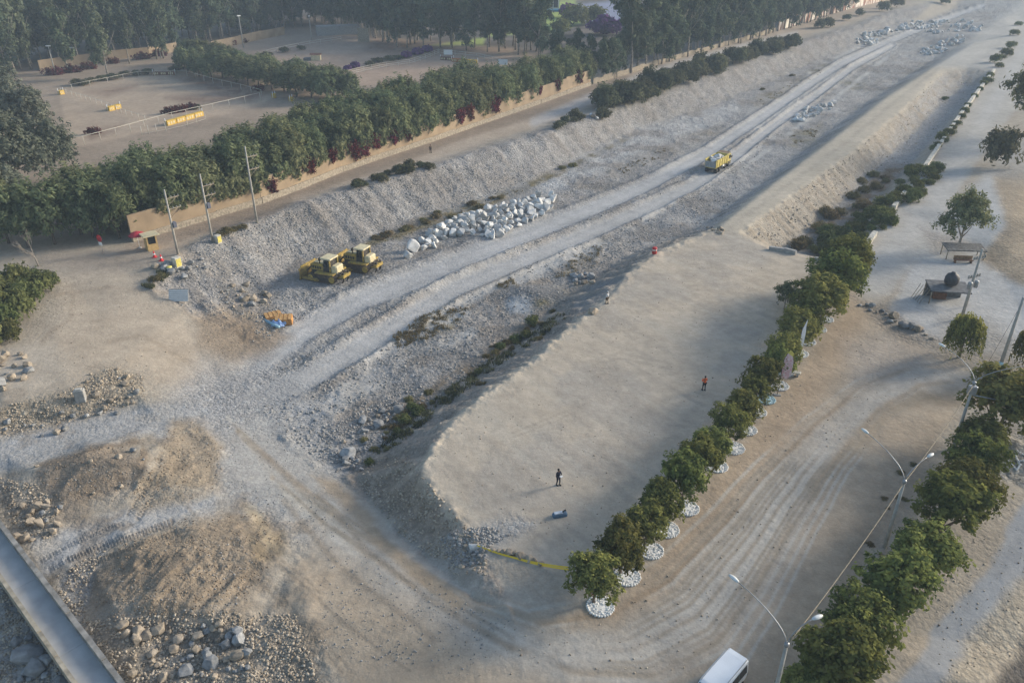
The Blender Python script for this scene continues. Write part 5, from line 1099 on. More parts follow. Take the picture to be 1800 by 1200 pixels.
def rock(meshes, p, s, label, cat='rock', group=None, name='rock', flat=.72, sink=.3):
    o = bpy.data.objects.new(name, random.choice(meshes)); COL.objects.link(o)
    sz = (s * random.uniform(.8, 1.25), s * random.uniform(.75, 1.1), s * random.uniform(flat - .12, flat + .15)); o.scale = sz
    o.rotation_euler = (random.uniform(-.3, .3), random.uniform(-.3, .3), random.uniform(0, 6.28)); o.location = (p[0], p[1], p[2] + sz[2] * (1 - sink) * .8); return tag(o, label, cat, group)
rock(ROCK_W, G(834, 963), .55, 'single white rock holding the end of the yellow tape', 'rock')
for px, py, s in [(866,968,.22),(876,970,.22),(884,971,.3),(894,972,.36),(903,974,.28),(913,978,.4),(922,980,.32),(931,984,.38),(939,986,.3),(951,992,.3)]:
    rock(ROCK_T, G(px, py), s, 'small rock in the line beside the yellow tape', 'rock', 'small rocks beside the yellow tape')
rock(ROCK_T, G(1042, 550), .7, 'pale pinkish rock near the man in the white top', 'rock')
b = MB(); b.cbox(-.62, .62, -.26, .26, .0, .34, .1); t = thing('duffel_bag', 'blue grey bag with a white panel lying on the platform', 'bag', G(984, 906), .25); b.build('body', mat('bag_blue', (.09, .16, .24), .7), t); MB().cbox(-.5, .2, -.2, .14, .343, .42, .02).build('panel', mat('bag_white', (.5, .56, .62), .6), t); MB().tube([(.2, -.1, .34), (.3, -.05, .5), (.5, .05, .5), (.55, .1, .34)], .05, 6).build('handle', M_BLK, t)
t = thing('plastic_drum', 'red drum with a pale band on the edge of the platform', 'drum', G(1150, 446)); MB().lathe([(.3, 0), (.36, .06), (.36, .95), (.3, 1.0)], 14).build('body', mat('drum_red', (.50, .03, .03), .5), t); MB().lathe([(.362, .5), (.372, .52), (.372, .75), (.362, .77)], 14).build('band', mat('pale_pink', (.62, .45, .42), .6), t)
# ---- white boulders
HEAP = [(738,428),(762,402),(792,387),(832,374),(862,364),(900,360),(935,347),(968,343),(984,352),(958,374),(928,392),(898,408),(868,420),(830,416),(792,418),(764,436),(744,442)]
def heap(poly, n, dmin, s0, s1, label, group, seed, layers=0):
    rs = random.Random(seed); xs = [p[0] for p in poly]; ys = [p[1] for p in poly]; pts = []; tries = 0
    while len(pts) < n and tries < n * 200:
        tries += 1; x, y = rs.uniform(min(xs), max(xs)), rs.uniform(min(ys), max(ys))
        if not inside(np.array([x]), np.array([y]), poly)[0] or any(math.hypot(x - a, (y - b) * 1.7) < dmin for a, b in pts): continue
        pts.append((x, y))
    for k, (x, y) in enumerate(pts):
        p = G(x, y); rock(ROCK_W, p + Vector((0, 0, 1.1 if k >= n - layers else 0)), rs.uniform(s0, s1), label, 'boulder', group, 'boulder', .78)
heap(HEAP, 105, 9.5, .62, 1.12, 'white angular boulder in the long heap beside the river track, above the bulldozers', 'white boulders heaped beside the river track', 3)
heap([(765,420),(800,395),(860,375),(905,372),(890,400),(860,410),(800,408)], 22, 14, .6, .95, 'white angular boulder lying on top of the long heap beside the river track', 'white boulders on top of the heap', 4, 22)
for px, py, s, lb in [(726,441,1.5,'largest white boulder, standing at the lower end of the long heap'),(717,452,.9,'greenish white boulder leaning on the largest one'),(752,430,.8,'white boulder just right of the largest one'),(975,348,.7,'white boulder at the upper end of the long heap')]: rock(ROCK_W, G(px, py), s, lb, 'boulder', None, 'boulder', .85)
heap([(1392,212),(1405,198),(1440,186),(1466,184),(1462,193),(1440,202),(1410,215)], 26, 5, .6, 1.1, 'white boulder in the small heap beyond the dump truck', 'white boulders beyond the truck', 5)
heap([(1500,72),(1530,58),(1560,52),(1600,38),(1640,40),(1690,36),(1730,48),(1722,58),(1680,56),(1650,62),(1600,52),(1560,62),(1540,80),(1510,80)], 100, 4.2, .7, 1.6, 'white boulder in the farthest spread across the river bed', 'white boulders spread far up the bed', 6)
heap([(1612,92),(1640,82),(1680,66),(1702,64),(1690,78),(1655,94),(1625,98)], 34, 4.2, .7, 1.4, 'white boulder in the far spread, nearer cluster by the dike', 'white boulders in the far spread by the dike', 8)
# loose rocks
def rocks(poly, n, dmin, s0, s1, mm, label, group, seed): 
    rs = random.Random(seed); xs = [p[0] for p in poly]; ys = [p[1] for p in poly]; pts = []; tries = 0
    while len(pts) < n and tries < n * 100:
        tries += 1; x, y = rs.uniform(min(xs), max(xs)), rs.uniform(min(ys), max(ys))
        if inside(np.array([x]), np.array([y]), poly)[0] and all(math.hypot(x - a, (y - b) * 1.3) > dmin for a, b in pts): pts.append((x, y))
    for x, y in pts: rock(mm if rs.random() < .8 else (ROCK_G if mm is ROCK_T else ROCK_T), G(x, y), s0 + (s1 - s0) * rs.random() ** 2.2, label, 'rock', group)
rocks([(-10,608),(30,612),(62,632),(50,662),(10,685),(-10,690)], 16, 11, .35, .95, ROCK_T, 'tan rock in the pile at the left edge below the bushes', 'rocks piled at the left edge', 1)
rocks([(5,905),(40,880),(110,885),(105,930),(60,955),(20,945)], 18, 11, .3, .75, ROCK_T, 'tan rock in the pile above the bridge parapet', 'rocks above the bridge', 2)
rocks([(-5,1110),(50,1120),(95,1170),(130,1200),(-5,1200)], 14, 17, .3, .95, ROCK_G, 'grey river rock under the lower edge of the bridge', 'rocks below the bridge', 3)
rock(ROCK_G, G(48, 1158), 1.15, 'largest rounded grey rock below the bridge', 'rock', None, 'rock', .7)
rocks([(340,1090),(420,1095),(445,1140),(430,1195),(340,1195),(330,1140)], 34, 10, .18, .62, ROCK_G, 'grey rock in the heap at the bottom of the photo', 'grey rocks heaped at the bottom', 4)
rocks([(195,1100),(300,1095),(330,1150),(330,1195),(225,1195)], 18, 12, .22, .6, ROCK_T, 'tan rock strewn between the bridge and the grey heap', 'tan rocks strewn right of the bridge', 5)
rocks([(150,660),(190,642),(240,655),(245,705),(180,725),(150,700)], 20, 9, .2, .5, ROCK_T, 'tan rock on the rubble ridge by the concrete block', 'rocks on the rubble ridge', 6)
rocks([(0,730),(140,715),(240,705),(240,725),(120,760),(0,780)], 14, 14, .2, .5, ROCK_G, 'grey rock below the rubble ridge at the left', 'grey rocks below the ridge', 7)
rocks([(600,770),(650,760),(640,830),(600,820)], 12, 10, .25, .6, ROCK_G, 'pale grey rock at the foot of the platform corner', 'rocks at the foot of the platform', 8)
rock(ROCK_G, G(612, 800), .85, 'tall pale rock at the foot of the platform slope', 'rock')
rocks([(630,745),(700,700),(720,715),(650,765)], 12, 10, .25, .7, ROCK_G, 'pale rock among brown shrubs along the platform foot', 'rocks among the shrubs', 9)
rocks([(800,945),(850,960),(850,995),(810,1000)], 18, 7, .16, .4, ROCK_G, 'grey rock below the white rock at the platform corner', 'grey rocks at the platform corner', 10)
rocks([(380,505),(440,500),(480,520),(470,545),(400,545)], 20, 8, .25, .7, ROCK_T, 'rock in the rubble between the slatted panel and the bulldozers', 'rocks between panel and bulldozers', 11)
rocks([(270,470),(330,455),(380,440),(380,470),(320,490)], 16, 8, .25, .8, ROCK_G, 'rock at the near end of the gravel bank by the utility poles', 'rocks at the end of the bank', 12)
rocks([(1000,485),(1040,480),(1040,500),(1010,502)], 12, 7, .3, .9, ROCK_G, 'bluish grey rock beside the dark slope in the river bed', 'rocks beside the dark slope', 13)
rocks([(1035,200),(1065,182),(1072,195),(1050,212)], 14, 5, .4, .9, ROCK_W, 'pale rock in the rubble on the bank crest between bushes', 'pale rubble on the bank crest', 14)
rocks([(1490,520),(1545,540),(1600,575),(1650,590),(1640,598),(1580,580),(1520,548)], 16, 8, .25, .8, ROCK_G, 'broken slab rock along the edge of the pale yard', 'broken slabs along the yard edge', 15)
rocks([(1240,400),(1275,405),(1270,412),(1245,408)], 8, 5, .3, .6, ROCK_T, 'rock at the far corner of the platform', 'rocks at the platform far corner', 16)
rocks([(60,780),(250,775),(260,870),(110,890),(60,840)], 8, 22, .15, .35, ROCK_T, 'small rock on the brown spoil mound', 'small rocks on the brown mound', 17)
# small stones by the thousand
TRK = np.clip(np.maximum(tA, tB) + .0, 0, 1)
def pebbles(name, polys, n, s0, s1, m, seed, power=3.0):
    rs = np.random.RandomState(seed); v, f = ico(1); v = np.array(v); f = np.array(f); AR = np.array([abs(sum(q[i][0] * q[(i+1) % len(q)][1] - q[(i+1) % len(q)][0] * q[i][1] for i in range(len(q)))) for q in polys]); AR = AR / AR.sum(); PX = []
    for pl, a in zip(polys, AR):
        xs = [p[0] for p in pl]; ys = [p[1] for p in pl]; k = int(n * a * 4); X = rs.uniform(min(xs), max(xs), k); Y = rs.uniform(min(ys), max(ys), k)
        ok = inside(X, Y, pl) & (vnoise(X / 22, Y / 13, seed) * .6 + vnoise(X / 7, Y / 5, seed + 1) * .4 > rs.uniform(.25, .75, k)); X, Y = X[ok][:int(n * a)], Y[ok][:int(n * a)]
        PX.append(np.stack([X, Y], 1))
    PX = np.concatenate(PX); zz = np.full(len(PX), -2.0)
    for _ in range(12):
        x, y = P(PX[:, 0], PX[:, 1], zz); zz = .5 * zz + .5 * ground_z(x, y)
    x, y = P(PX[:, 0], PX[:, 1], zz); ok = look(TRK, x, y) < rs.uniform(.05, .8, len(x)); x, y = x[ok], y[ok]; zz = ground_z(x, y); k = len(x)
    s = (s0 + (s1 - s0) * rs.rand(k) ** power); a = rs.uniform(0, 6.283, k); sc = s[:, None] * np.stack([rs.uniform(.8, 1.3, k), rs.uniform(.7, 1, k), rs.uniform(.5, .8, k)], 1)
    V = v[None] * (1 + .22 * rs.randn(k, len(v), 1)) * sc[:, None, :]; c, s_ = np.cos(a)[:, None], np.sin(a)[:, None]
    V = np.stack([V[..., 0] * c - V[..., 1] * s_, V[..., 0] * s_ + V[..., 1] * c, V[..., 2]], -1) + np.stack([x, y, zz + sc[:, 2] * .3], -1)[:, None]
    F = (f[None] + (np.arange(k) * len(v))[:, None, None]).reshape(-1, 3); tint = np.repeat(rs.rand(k), len(f))
    tag(link(name, np_mesh(name, V.reshape(-1, 3), F, tint), m), kind='stuff')
def pebble_mat(name, a, b_):
    m = bpy.data.materials.new(name); nt = nodes_of(m); N = nt.nodes; L = nt.links; o = N.new('ShaderNodeOutputMaterial'); b = N.new('ShaderNodeBsdfDiffuse'); at = N.new('ShaderNodeAttribute'); at.attribute_name = 'tint'
    rp = N.new('ShaderNodeValToRGB'); rp.color_ramp.elements[0].color = (*a, 1); rp.color_ramp.elements[1].color = (*b_, 1); L.new(at.outputs['Fac'], rp.inputs[0]); L.new(rp.outputs[0], b.inputs[0]); L.new(b.outputs[0], o.inputs[0]); return m
M_PG = pebble_mat('grey_pebbles', (.21, .20, .185), (.37, .355, .335)); M_PT = pebble_mat('tan_pebbles', (.22, .18, .135), (.50, .43, .34))
pebbles('river_stones', [[(430,690),(640,560),(760,490),(900,430),(1060,362),(1240,280),(1370,230),(1255,398),(1110,448),(1040,490),(960,552),(900,605),(830,662),(760,712),(700,762),(640,820),(560,810),(470,730)], [(480,510),(600,440),(700,470),(560,545),(470,600),(430,600)]], 14000, .05, .19, M_PG, 1)
pebbles('bank_stones', [[(270,490),(330,440),(400,405),(520,362),(640,325),(765,292),(870,258),(950,312),(860,346),(740,382),(660,415),(580,440),(520,455),(470,510),(420,560),(330,548)]], 9000, .04, .17, M_PG, 2)
pebbles('rubble_stones', [[(0,715),(110,690),(190,645),(250,660),(255,705),(150,735),(0,770)], [(150,1090),(400,1075),(520,1080),(560,1200),(200,1200)], [(0,840),(60,850),(110,890),(90,950),(20,930)], [(0,950),(40,1010),(190,1230),(0,1230)], [(100,1010),(190,960),(160,1010),(150,1090),(220,1160),(120,1120)], [(380,500),(480,515),(470,560),(390,560)]], 11000, .03, .15, M_PT, 3)
pebbles('slope_stones', [[(620,838),(660,800),(720,800),(740,830),(800,905),(850,950),(860,1010),(800,1010),(700,935)]], 2600, .03, .15, M_PT, 4)
pebbles('corner_stones', [[(770,950),(800,930),(860,925),(900,940),(860,960),(850,990),(800,1000)], [(560,760),(700,690),(730,720),(640,800),(590,830)]], 3000, .04, .16, M_PG, 5)
pebbles('litter_stones', [[(380,640),(560,700),(560,830),(640,930),(520,960),(400,850),(300,720)], [(180,1000),(330,950),(470,930),(430,1060),(250,1090)], [(60,830),(240,790),(268,850),(110,885)], [(560,950),(900,1090),(820,1190),(560,1150)]], 2600, .02, .09, M_PG, 6)
M_PB = pebble_mat('earth_clods', (.16, .12, .085), (.36, .28, .20))
pebbles('earth_clods', [[(60,830),(150,785),(250,780),(268,850),(220,880),(110,885)], [(300,740),(350,740),(390,780),(390,850),(330,880),(240,900),(230,870)], [(160,1020),(210,960),(330,910),(470,900),(500,950),(430,1060),(300,1100),(170,1090)], [(350,550),(470,560),(510,590),(430,635),(370,615)]], 4200, .02, .09, M_PB, 8)
pebbles('platform_litter', [[(1240,420),(1420,470),(1330,700),(1000,1000),(800,900),(760,800),(1000,590)]], 700, .02, .09, M_PT, 9)
pebbles('road_litter', [[(1480,560),(1700,650),(1560,720),(1400,1000),(1200,1180),(700,1190),(620,940),(980,1120),(1200,950)], [(1640,900),(1800,760),(1800,1150),(1650,1190)], [(30,480),(250,480),(400,620),(100,700)]], 2200, .02, .09, M_PT, 10)
pebbles('dike_stones', [[(1320,425),(1400,340),(1500,268),(1590,192),(1650,130),(1720,150),(1650,225),(1590,298),(1500,365),(1400,440)]], 2200, .05, .2, M_PT, 7)
# ================================================================== MACHINES AND PEOPLE
M_YELD = mat('worn_yellow', (.40, .28, .07), .75, .2, 3, col2=(.17, .12, .06))
def bulldozer(px, py, rz, label):
    t = thing('bulldozer', label, 'bulldozer', G(px, py), rz, None, 1.17)
    out = [(-2.1,.62),(-1.75,.18),(-1.3,.02),(1.5,.02),(1.95,.22),(2.1,.6),(1.9,.95),(1.3,1.08),(-1.4,1.22),(-1.9,1.05)]
    for s in (-1, 1):
        y0, y1 = sorted((s * .85, s * 1.42)); k = MB().prism(out, y0, y1).build('track', M_TRACK, t)
        g = MB()
        for i in range(len(out)):
            a, b = Vector((out[i][0], 0, out[i][1])), Vector((out[(i+1) % len(out)][0], 0, out[(i+1) % len(out)][1])); L = (b - a).length; n = max(1, int(L / .24)); ang = math.atan2(b.z - a.z, b.x - a.x)
            for j in range(n): g.box(-.03, .03, y0, y1, -.06, -.002, Matrix.Translation(a.lerp(b, (j + .5) / n)) @ Matrix.Rotation(-ang, 4, 'Y'))
        g.build('grousers', M_TRACK, k)
        yo = s * 1.43; w = MB()
        for x, z, r in ((-1.62, .68, .42), (1.6, .58, .36)): w.prism([(x + r * math.cos(q * .5236), z + r * math.sin(q * .5236)) for q in range(12)], min(yo, yo + s * .06), max(yo, yo + s * .06))
        w.build('drive_wheels', M_YEL, k)
        MB().cbox(-1.0, 1.1, min(yo, yo + s * .05), max(yo, yo + s * .05), .28, .72, .01).build('track_frame', M_STEELD, k)
        MB().prism([(.2,.35),(.4,.2),(2.95,.25),(2.95,.5),(.5,.6)], *sorted((s * 1.5, s * 1.66))).build('push_arm', M_YELD, t)
        MB().tube([(1.9, s * .62, 1.75), (2.75, s * .55, .85)], [.1, .07], 8).build('lift_cylinder', M_STEELD, t)
    MB().hexa([(-1.9,-.8,.55),(1.9,-.7,.55),(1.9,.7,.55),(-1.9,.8,.55),(-1.9,-.8,1.35),(1.9,-.7,1.3),(1.9,.7,1.3),(-1.9,.8,1.35)]).build('hull', M_STEELD, t)
    h = MB().hexa([(.1,-.68,1.3),(2.05,-.6,1.25),(2.05,.6,1.25),(.1,.68,1.3),(.1,-.62,2.2),(2.0,-.52,2.0),(2.0,.52,2.0),(.1,.62,2.2)]).build('engine_hood', M_YEL, t)
    MB().box(2.052, 2.1, -.55, .55, 1.2, 1.95).build('radiator_grille', M_STEELD, h); b = MB()
    for j in range(4):
        for s in (-1, 1): b.box(.4 + j * .36, .62 + j * .36, *sorted((s * .66, s * .685)), 1.5, 1.85)
    b.build('hood_vents', M_STEELD, h); MB().box(.2, 1.7, -.3, .3, 2.17, 2.24).build('hood_plate', M_CREAM, h)
    MB().tube([(.75, .35, 2.0), (.75, .35, 2.85), (.68, .35, 2.95)], .07, 8).build('exhaust_pipe', M_STEELD, t); MB().lathe([(.16, 2.1), (.18, 2.15), (.18, 2.5), (.1, 2.6)], 10, Matrix.Translation((1.2, -.25, 0))).build('air_filter', M_STEELD, t)
    for s in (-1, 1): MB().hexa([(-1.9, min(s*.82, s*1.45), 1.25),(.9, min(s*.82, s*1.45), 1.14),(.9, max(s*.82, s*1.45), 1.14),(-1.9, max(s*.82, s*1.45), 1.25),(-1.9, min(s*.82, s*1.45), 1.42),(.9, min(s*.82, s*1.45), 1.3),(.9, max(s*.82, s*1.45), 1.3),(-1.9, max(s*.82, s*1.45), 1.42)]).build('fender', M_YEL, t)
    c = MB().hexa([(-1.05,-.78,1.35),(.08,-.66,1.35),(.08,.66,1.35),(-1.05,.78,1.35),(-1.02,-.72,2.95),(-.05,-.58,2.95),(-.05,.58,2.95),(-1.02,.72,2.95)]).build('cab', M_STEELD, t); g = MB()
    for s in (-1, 1):
        g.hexa([(-.92, s*.765, 1.9),(-.5, s*.73, 1.9),(-.5, s*.755, 1.9),(-.92, s*.79, 1.9),(-.9, s*.735, 2.8),(-.5, s*.69, 2.8),(-.5, s*.715, 2.8),(-.9, s*.76, 2.8)]); g.hexa([(-.42, s*.725, 1.9),(-.02, s*.68, 1.9),(-.02, s*.705, 1.9),(-.42, s*.75, 1.9),(-.42, s*.685, 2.8),(-.1, s*.645, 2.8),(-.1, s*.67, 2.8),(-.42, s*.71, 2.8)])
    g.hexa([(.05,-.5,1.95),(.08,-.5,1.95),(.08,.5,1.95),(.05,.5,1.95),(-.04,-.45,2.8),(0,-.45,2.8),(0,.45,2.8),(-.04,.45,2.8)]); g.build('windows', M_GLASS, c)
    for x, y in ((-1.1,-.82),(-1.1,.82)): MB().box(x - .08, x + .08, y - .07, y + .07, 1.4, 3.02).build('roll_bar', M_YEL, t)
    MB().cbox(-1.3, .3, -.92, .92, 3.0, 3.16, .07).build('cab_roof', M_CREAM, t)
    MB().cbox(-2.05, -1.15, -.78, .78, 1.36, 2.25, .14).build('fuel_tank', M_CREAM, t)
    n = 9; pr = []
    for k in range(n): a = -.65 + 1.3 * k / (n - 1); pr.append((2.75 + .55 * (1 - math.cos(a)), .12 + 1.45 * k / (n - 1)))
    pr += [(x + .12, z) for x, z in reversed(pr)]
    MB().prism(pr, -1.95, 1.95).build('blade', M_YELD, t); MB().box(2.92, 3.08, -1.98, 1.98, .0, .16).build('cutting_edge', M_STEELD, t); MB().box(2.86, 2.98, -1.5, 1.5, 1.575, 1.8).build('spill_guard', M_YEL, t)
    r = MB(); r.hexa([(-3.0,-.75,.85),(-2.55,-.75,.8),(-2.55,.75,.8),(-3.0,.75,.85),(-3.0,-.75,1.25),(-2.55,-.75,1.2),(-2.55,.75,1.2),(-3.0,.75,1.25)]); rp = r.build('ripper_beam', M_YEL, t)
    for s in (-.5, .5): MB().prism([(-2.9, 1.5), (-2.68, 1.5), (-2.66, .5), (-2.5, .08), (-2.62, .06), (-2.9, .45)], s - .07, s + .07).build('ripper_shank', M_STEELD, rp)
    for s in (-.6, .6): MB().tube([(-1.95, s, .7), (-2.6, s, .95)], .09, 7).build('ripper_link', M_YEL, t); MB().tube([(-2.0, s * .7, 1.4), (-2.75, s * .7, 1.2)], .07, 7).build('ripper_cylinder', M_STEELD, t)
    return t
dz = head((612,492), (542,478), -4)
bulldozer(577, 490, dz, 'yellow bulldozer on the left, nearer of the two parked below the gravel bank'); bulldozer(634, 472, dz + .02, 'yellow bulldozer on the right, behind the other, nearer the white boulders')
# dump truck
th = head((1150,311), (1290,238), -4); t = thing('dump_truck', 'yellow dump truck loaded with white boulders, driving up the river bed', 'truck', G(1261, 297), th)
MB().box(-4.0, 3.9, -.45, .45, .75, 1.05).build('chassis', M_STEELD, t)
M_TY = mat('truck_yellow', (.60, .48, .13), .5, .1, 2)
bed = MB(); bed.hexa([(-4.1,-1.15,1.15),(1.6,-1.15,1.15),(1.6,1.15,1.15),(-4.1,1.15,1.15),(-4.1,-1.2,1.3),(1.6,-1.2,1.3),(1.6,1.2,1.3),(-4.1,1.2,1.3)])
for s in (-1, 1):
    y0, y1 = sorted((s * 1.15, s * 1.25)); bed.hexa([(-4.1,y0,1.303),(1.6,y0,1.303),(1.6,y1,1.303),(-4.1,y1,1.303),(-4.25,y0,2.85),(1.7,y0,2.85),(1.7,y1,2.85),(-4.25,y1,2.85)])
bed.hexa([(1.62,-1.25,1.303),(1.72,-1.25,1.303),(1.72,1.25,1.303),(1.62,1.25,1.303),(1.72,-1.25,3.1),(1.84,-1.25,3.1),(1.84,1.25,3.1),(1.72,1.25,3.1)])
B = bed.build('dump_bed', M_TY, t); rib = MB()
for x in (-3.6, -2.3, -1.0, .3, 1.4):
    for s in (-1, 1): rib.box(x - .06, x + .06, *sorted((s * 1.252, s * 1.33)), 1.25, 2.8)
for s in (-1, 1): rib.box(-4.2, 1.7, *sorted((s * 1.252, s * 1.34)), 2.82, 2.94)
rib.build('ribs', M_TY, B); MB().hexa([(-4.2,-1.14,1.305),(-4.1,-1.14,1.305),(-4.1,1.14,1.305),(-4.2,1.14,1.305),(-4.36,-1.14,2.6),(-4.27,-1.14,2.6),(-4.27,1.14,2.6),(-4.36,1.14,2.6)]).build('tailgate', mat('shaded_grey_tailgate', (.30, .31, .31), .6, .15), t)  # tailgate grey puts the shade on the truck's rear into its colour
MB().hexa([(1.75,-1.2,3.02),(3.3,-1.2,3.12),(3.3,1.2,3.12),(1.75,1.2,3.02),(1.75,-1.2,3.09),(3.3,-1.2,3.19),(3.3,1.2,3.19),(1.75,1.2,3.09)]).build('cab_guard', mat('brown_guard', (.24, .16, .09), .7), B)
cab = MB(); cab.prism([(2.1,.85),(4.0,.85),(4.05,1.7),(3.85,2.75),(2.25,2.8),(2.1,2.6)], -1.18, 1.18); cb = cab.build('cab', M_TY, t)
g = MB(); g.hexa([(4.02,-1.05,1.75),(4.07,-1.05,1.75),(4.07,1.05,1.75),(4.02,1.05,1.75),(3.87,-1.0,2.6),(3.92,-1.0,2.6),(3.92,1.0,2.6),(3.87,1.0,2.6)]); g.build('windscreen', M_GLASS, cb)
for s in (-1, 1):
    MB().prism([(2.75,1.75),(3.85,1.75),(3.72,2.55),(2.75,2.55)], *sorted((s * 1.182, s * 1.2))).build('side_window', M_GLASS, cb); MB().box(2.4, 4.0, *sorted((s * 1.183, s * 1.22)), .95, 1.2).build('step', M_STEELD, cb); MB().box(3.9, 4.0, *sorted((s * 1.25, s * 1.45)), 1.8, 2.3).build('mirror', M_BLK, cb)
MB().box(4.052, 4.2, -1.15, 1.15, .55, .95).build('bumper', M_STEELD, t)
def wheel(p, x, y, r, w, rimm, nm='wheel'):
    o = MB().lathe([(r * .6, -w/2), (r * .95, -w/2), (r, -w * .35), (r, w * .35), (r * .95, w/2), (r * .6, w/2)], 18, Matrix.Translation((x, y, r)) @ Matrix.Rotation(math.pi/2, 4, 'X')).build(nm, M_RUB, p)
    MB().lathe([(r * .58, -w * .52), (r * .5, -w * .53), (r * .2, -w * .45), (r * .2, w * .45), (r * .5, w * .53), (r * .58, w * .52)], 14, Matrix.Translation((x, y, r)) @ Matrix.Rotation(math.pi/2, 4, 'X')).build('rim', rimm, o)
for x in (-3.3, -1.95):
    for s in (-1, 1): wheel(t, x, s * .95, .53, .55, M_STEELD)
for x in (2.95, 1.3):
    for s in (-1, 1): wheel(t, x, s * 1.02, .53, .32, M_STEELD)
MB().tube([(-.5, -.95, .8), (.7, -.95, .8)], .3, 10).build('fuel_tank', M_STEEL, t)
tp = G(1261, 297); Mt = Matrix.Translation(tp) @ Matrix.Rotation(th, 4, 'Z')
for k, (x, y, z, s) in enumerate([(-3.3,0,2.2,1.05),(-2.0,.4,2.3,1.05),(-1.9,-.5,2.1,.85),(-.7,-.1,2.3,1.1),(.6,.25,2.2,1.0),(.7,-.5,2.1,.75)]): rock(ROCK_W, Mt @ Vector((x, y, z - .05)), s, 'white boulder loaded in the bed of the yellow dump truck', 'boulder', 'boulders loaded in the dump truck', 'boulder', .7)
# white minibus, cut by the bottom edge
vh = head((1276,1138), (1230,1190), 2.0); c0 = Vector((*P(1276,1138,2.0), 0)); vd = Vector((math.cos(vh), math.sin(vh), 0)); vn = Vector((-vd.y, vd.x, 0))
c1 = Vector((*P(1311,1158,2.0), 0)); sw = 1 if (c1 - c0).dot(vn) > 0 else -1
t = thing('minibus', 'white minibus on the curved road, cut by the bottom edge', 'van', c0 + vd * 2.05 + vn * sw * .8, vh)
M_VAN = mat('van_white', (.72, .75, .78), .3, .04, 1, spec=.5)
SEC = [(-2.34,.70,.62,.55,1.1,1.7),(-2.28,.82,.70,.42,1.1,1.96),(-1.9,.86,.74,.36,1.1,2.0),(0,.87,.75,.34,1.1,2.01),(1.0,.87,.74,.34,1.1,1.99),(1.25,.87,.72,.34,1.1,1.93),(1.95,.86,.66,.34,1.08,1.25),(2.3,.78,.6,.36,.95,1.02),(2.42,.66,.5,.45,.72,.78)]
def ring(x, wb, wt, z0, zb, z1): return [(x,-wb*.94,z0),(x,-wb,z0+.18),(x,-wb,zb),(x,-wt-.03,max(zb,z1-.1)),(x,-wt+.1,z1),(x,wt-.1,z1),(x,wt+.03,max(zb,z1-.1)),(x,wb,zb),(x,wb,z0+.18),(x,wb*.94,z0)]
vs = []; fs = []
for s in SEC: vs += ring(*s)
for i in range(len(SEC) - 1):
    for k in range(10): fs.append((i*10+k, i*10+(k+1)%10, (i+1)*10+(k+1)%10, (i+1)*10+k))
fs += [tuple(range(9,-1,-1)), tuple((len(SEC)-1)*10+k for k in range(10))]
MB().add(vs, fs).build('body', M_VAN, t)
MB().hexa([(1.30,-.66,1.905),(1.93,-.62,1.29),(1.93,.62,1.29),(1.30,.66,1.905),(1.33,-.66,1.93),(1.96,-.62,1.315),(1.96,.62,1.315),(1.33,.66,1.93)]).build('windscreen', mat('windscreen_blue', (.02, .05, .08), .1, .1, spec=.6), t)
for s in (-1, 1):
    for x0, x1 in ((-2.0,-1.05),(-1.0,-.1),(-.05,.75),(.82,1.35)):
        MB().hexa([(x0, s*.862, 1.16),(x1, s*.862, 1.16),(x1, s*.882, 1.16),(x0, s*.882, 1.16),(x0, s*.79, 1.78),(min(x1,1.15), s*.79, 1.78),(min(x1,1.15), s*.81, 1.78),(x0, s*.81, 1.78)]).build('side_window', M_GLASS, t)
    MB().box(1.45, 1.6, *sorted((s*.98, s*1.16)), 1.15, 1.42).build('mirror', M_BLK, t); MB().cbox(2.3, 2.4, *sorted((s*.4, s*.68)), .62, .82, .02).build('headlight', M_STEEL, t)
    MB().box(-2.2, 1.15, *sorted((s*.66, s*.69)), 1.985, 2.025).build('roof_gutter', M_CONC, t)
    MB().box(-2.36, -2.31, *sorted((s*.6, s*.7)), .95, 1.35).build('tail_light', mat('red_lamp', (.3, .01, .01), .3), t)
for x in (-1.5, 1.5):
    for s in (-1, 1): wheel(t, x, s * .78, .33, .2, M_STEEL)
MB().box(-2.365, -2.29, -.58, .58, 1.2, 1.75).build('rear_window', M_GLASS, t); MB().box(2.35, 2.5, -.75, .75, .4, .62).build('bumper', M_STEELD, t); MB().box(-2.45, -2.3, -.78, .78, .4, .6).build('rear_bumper', M_STEELD, t)
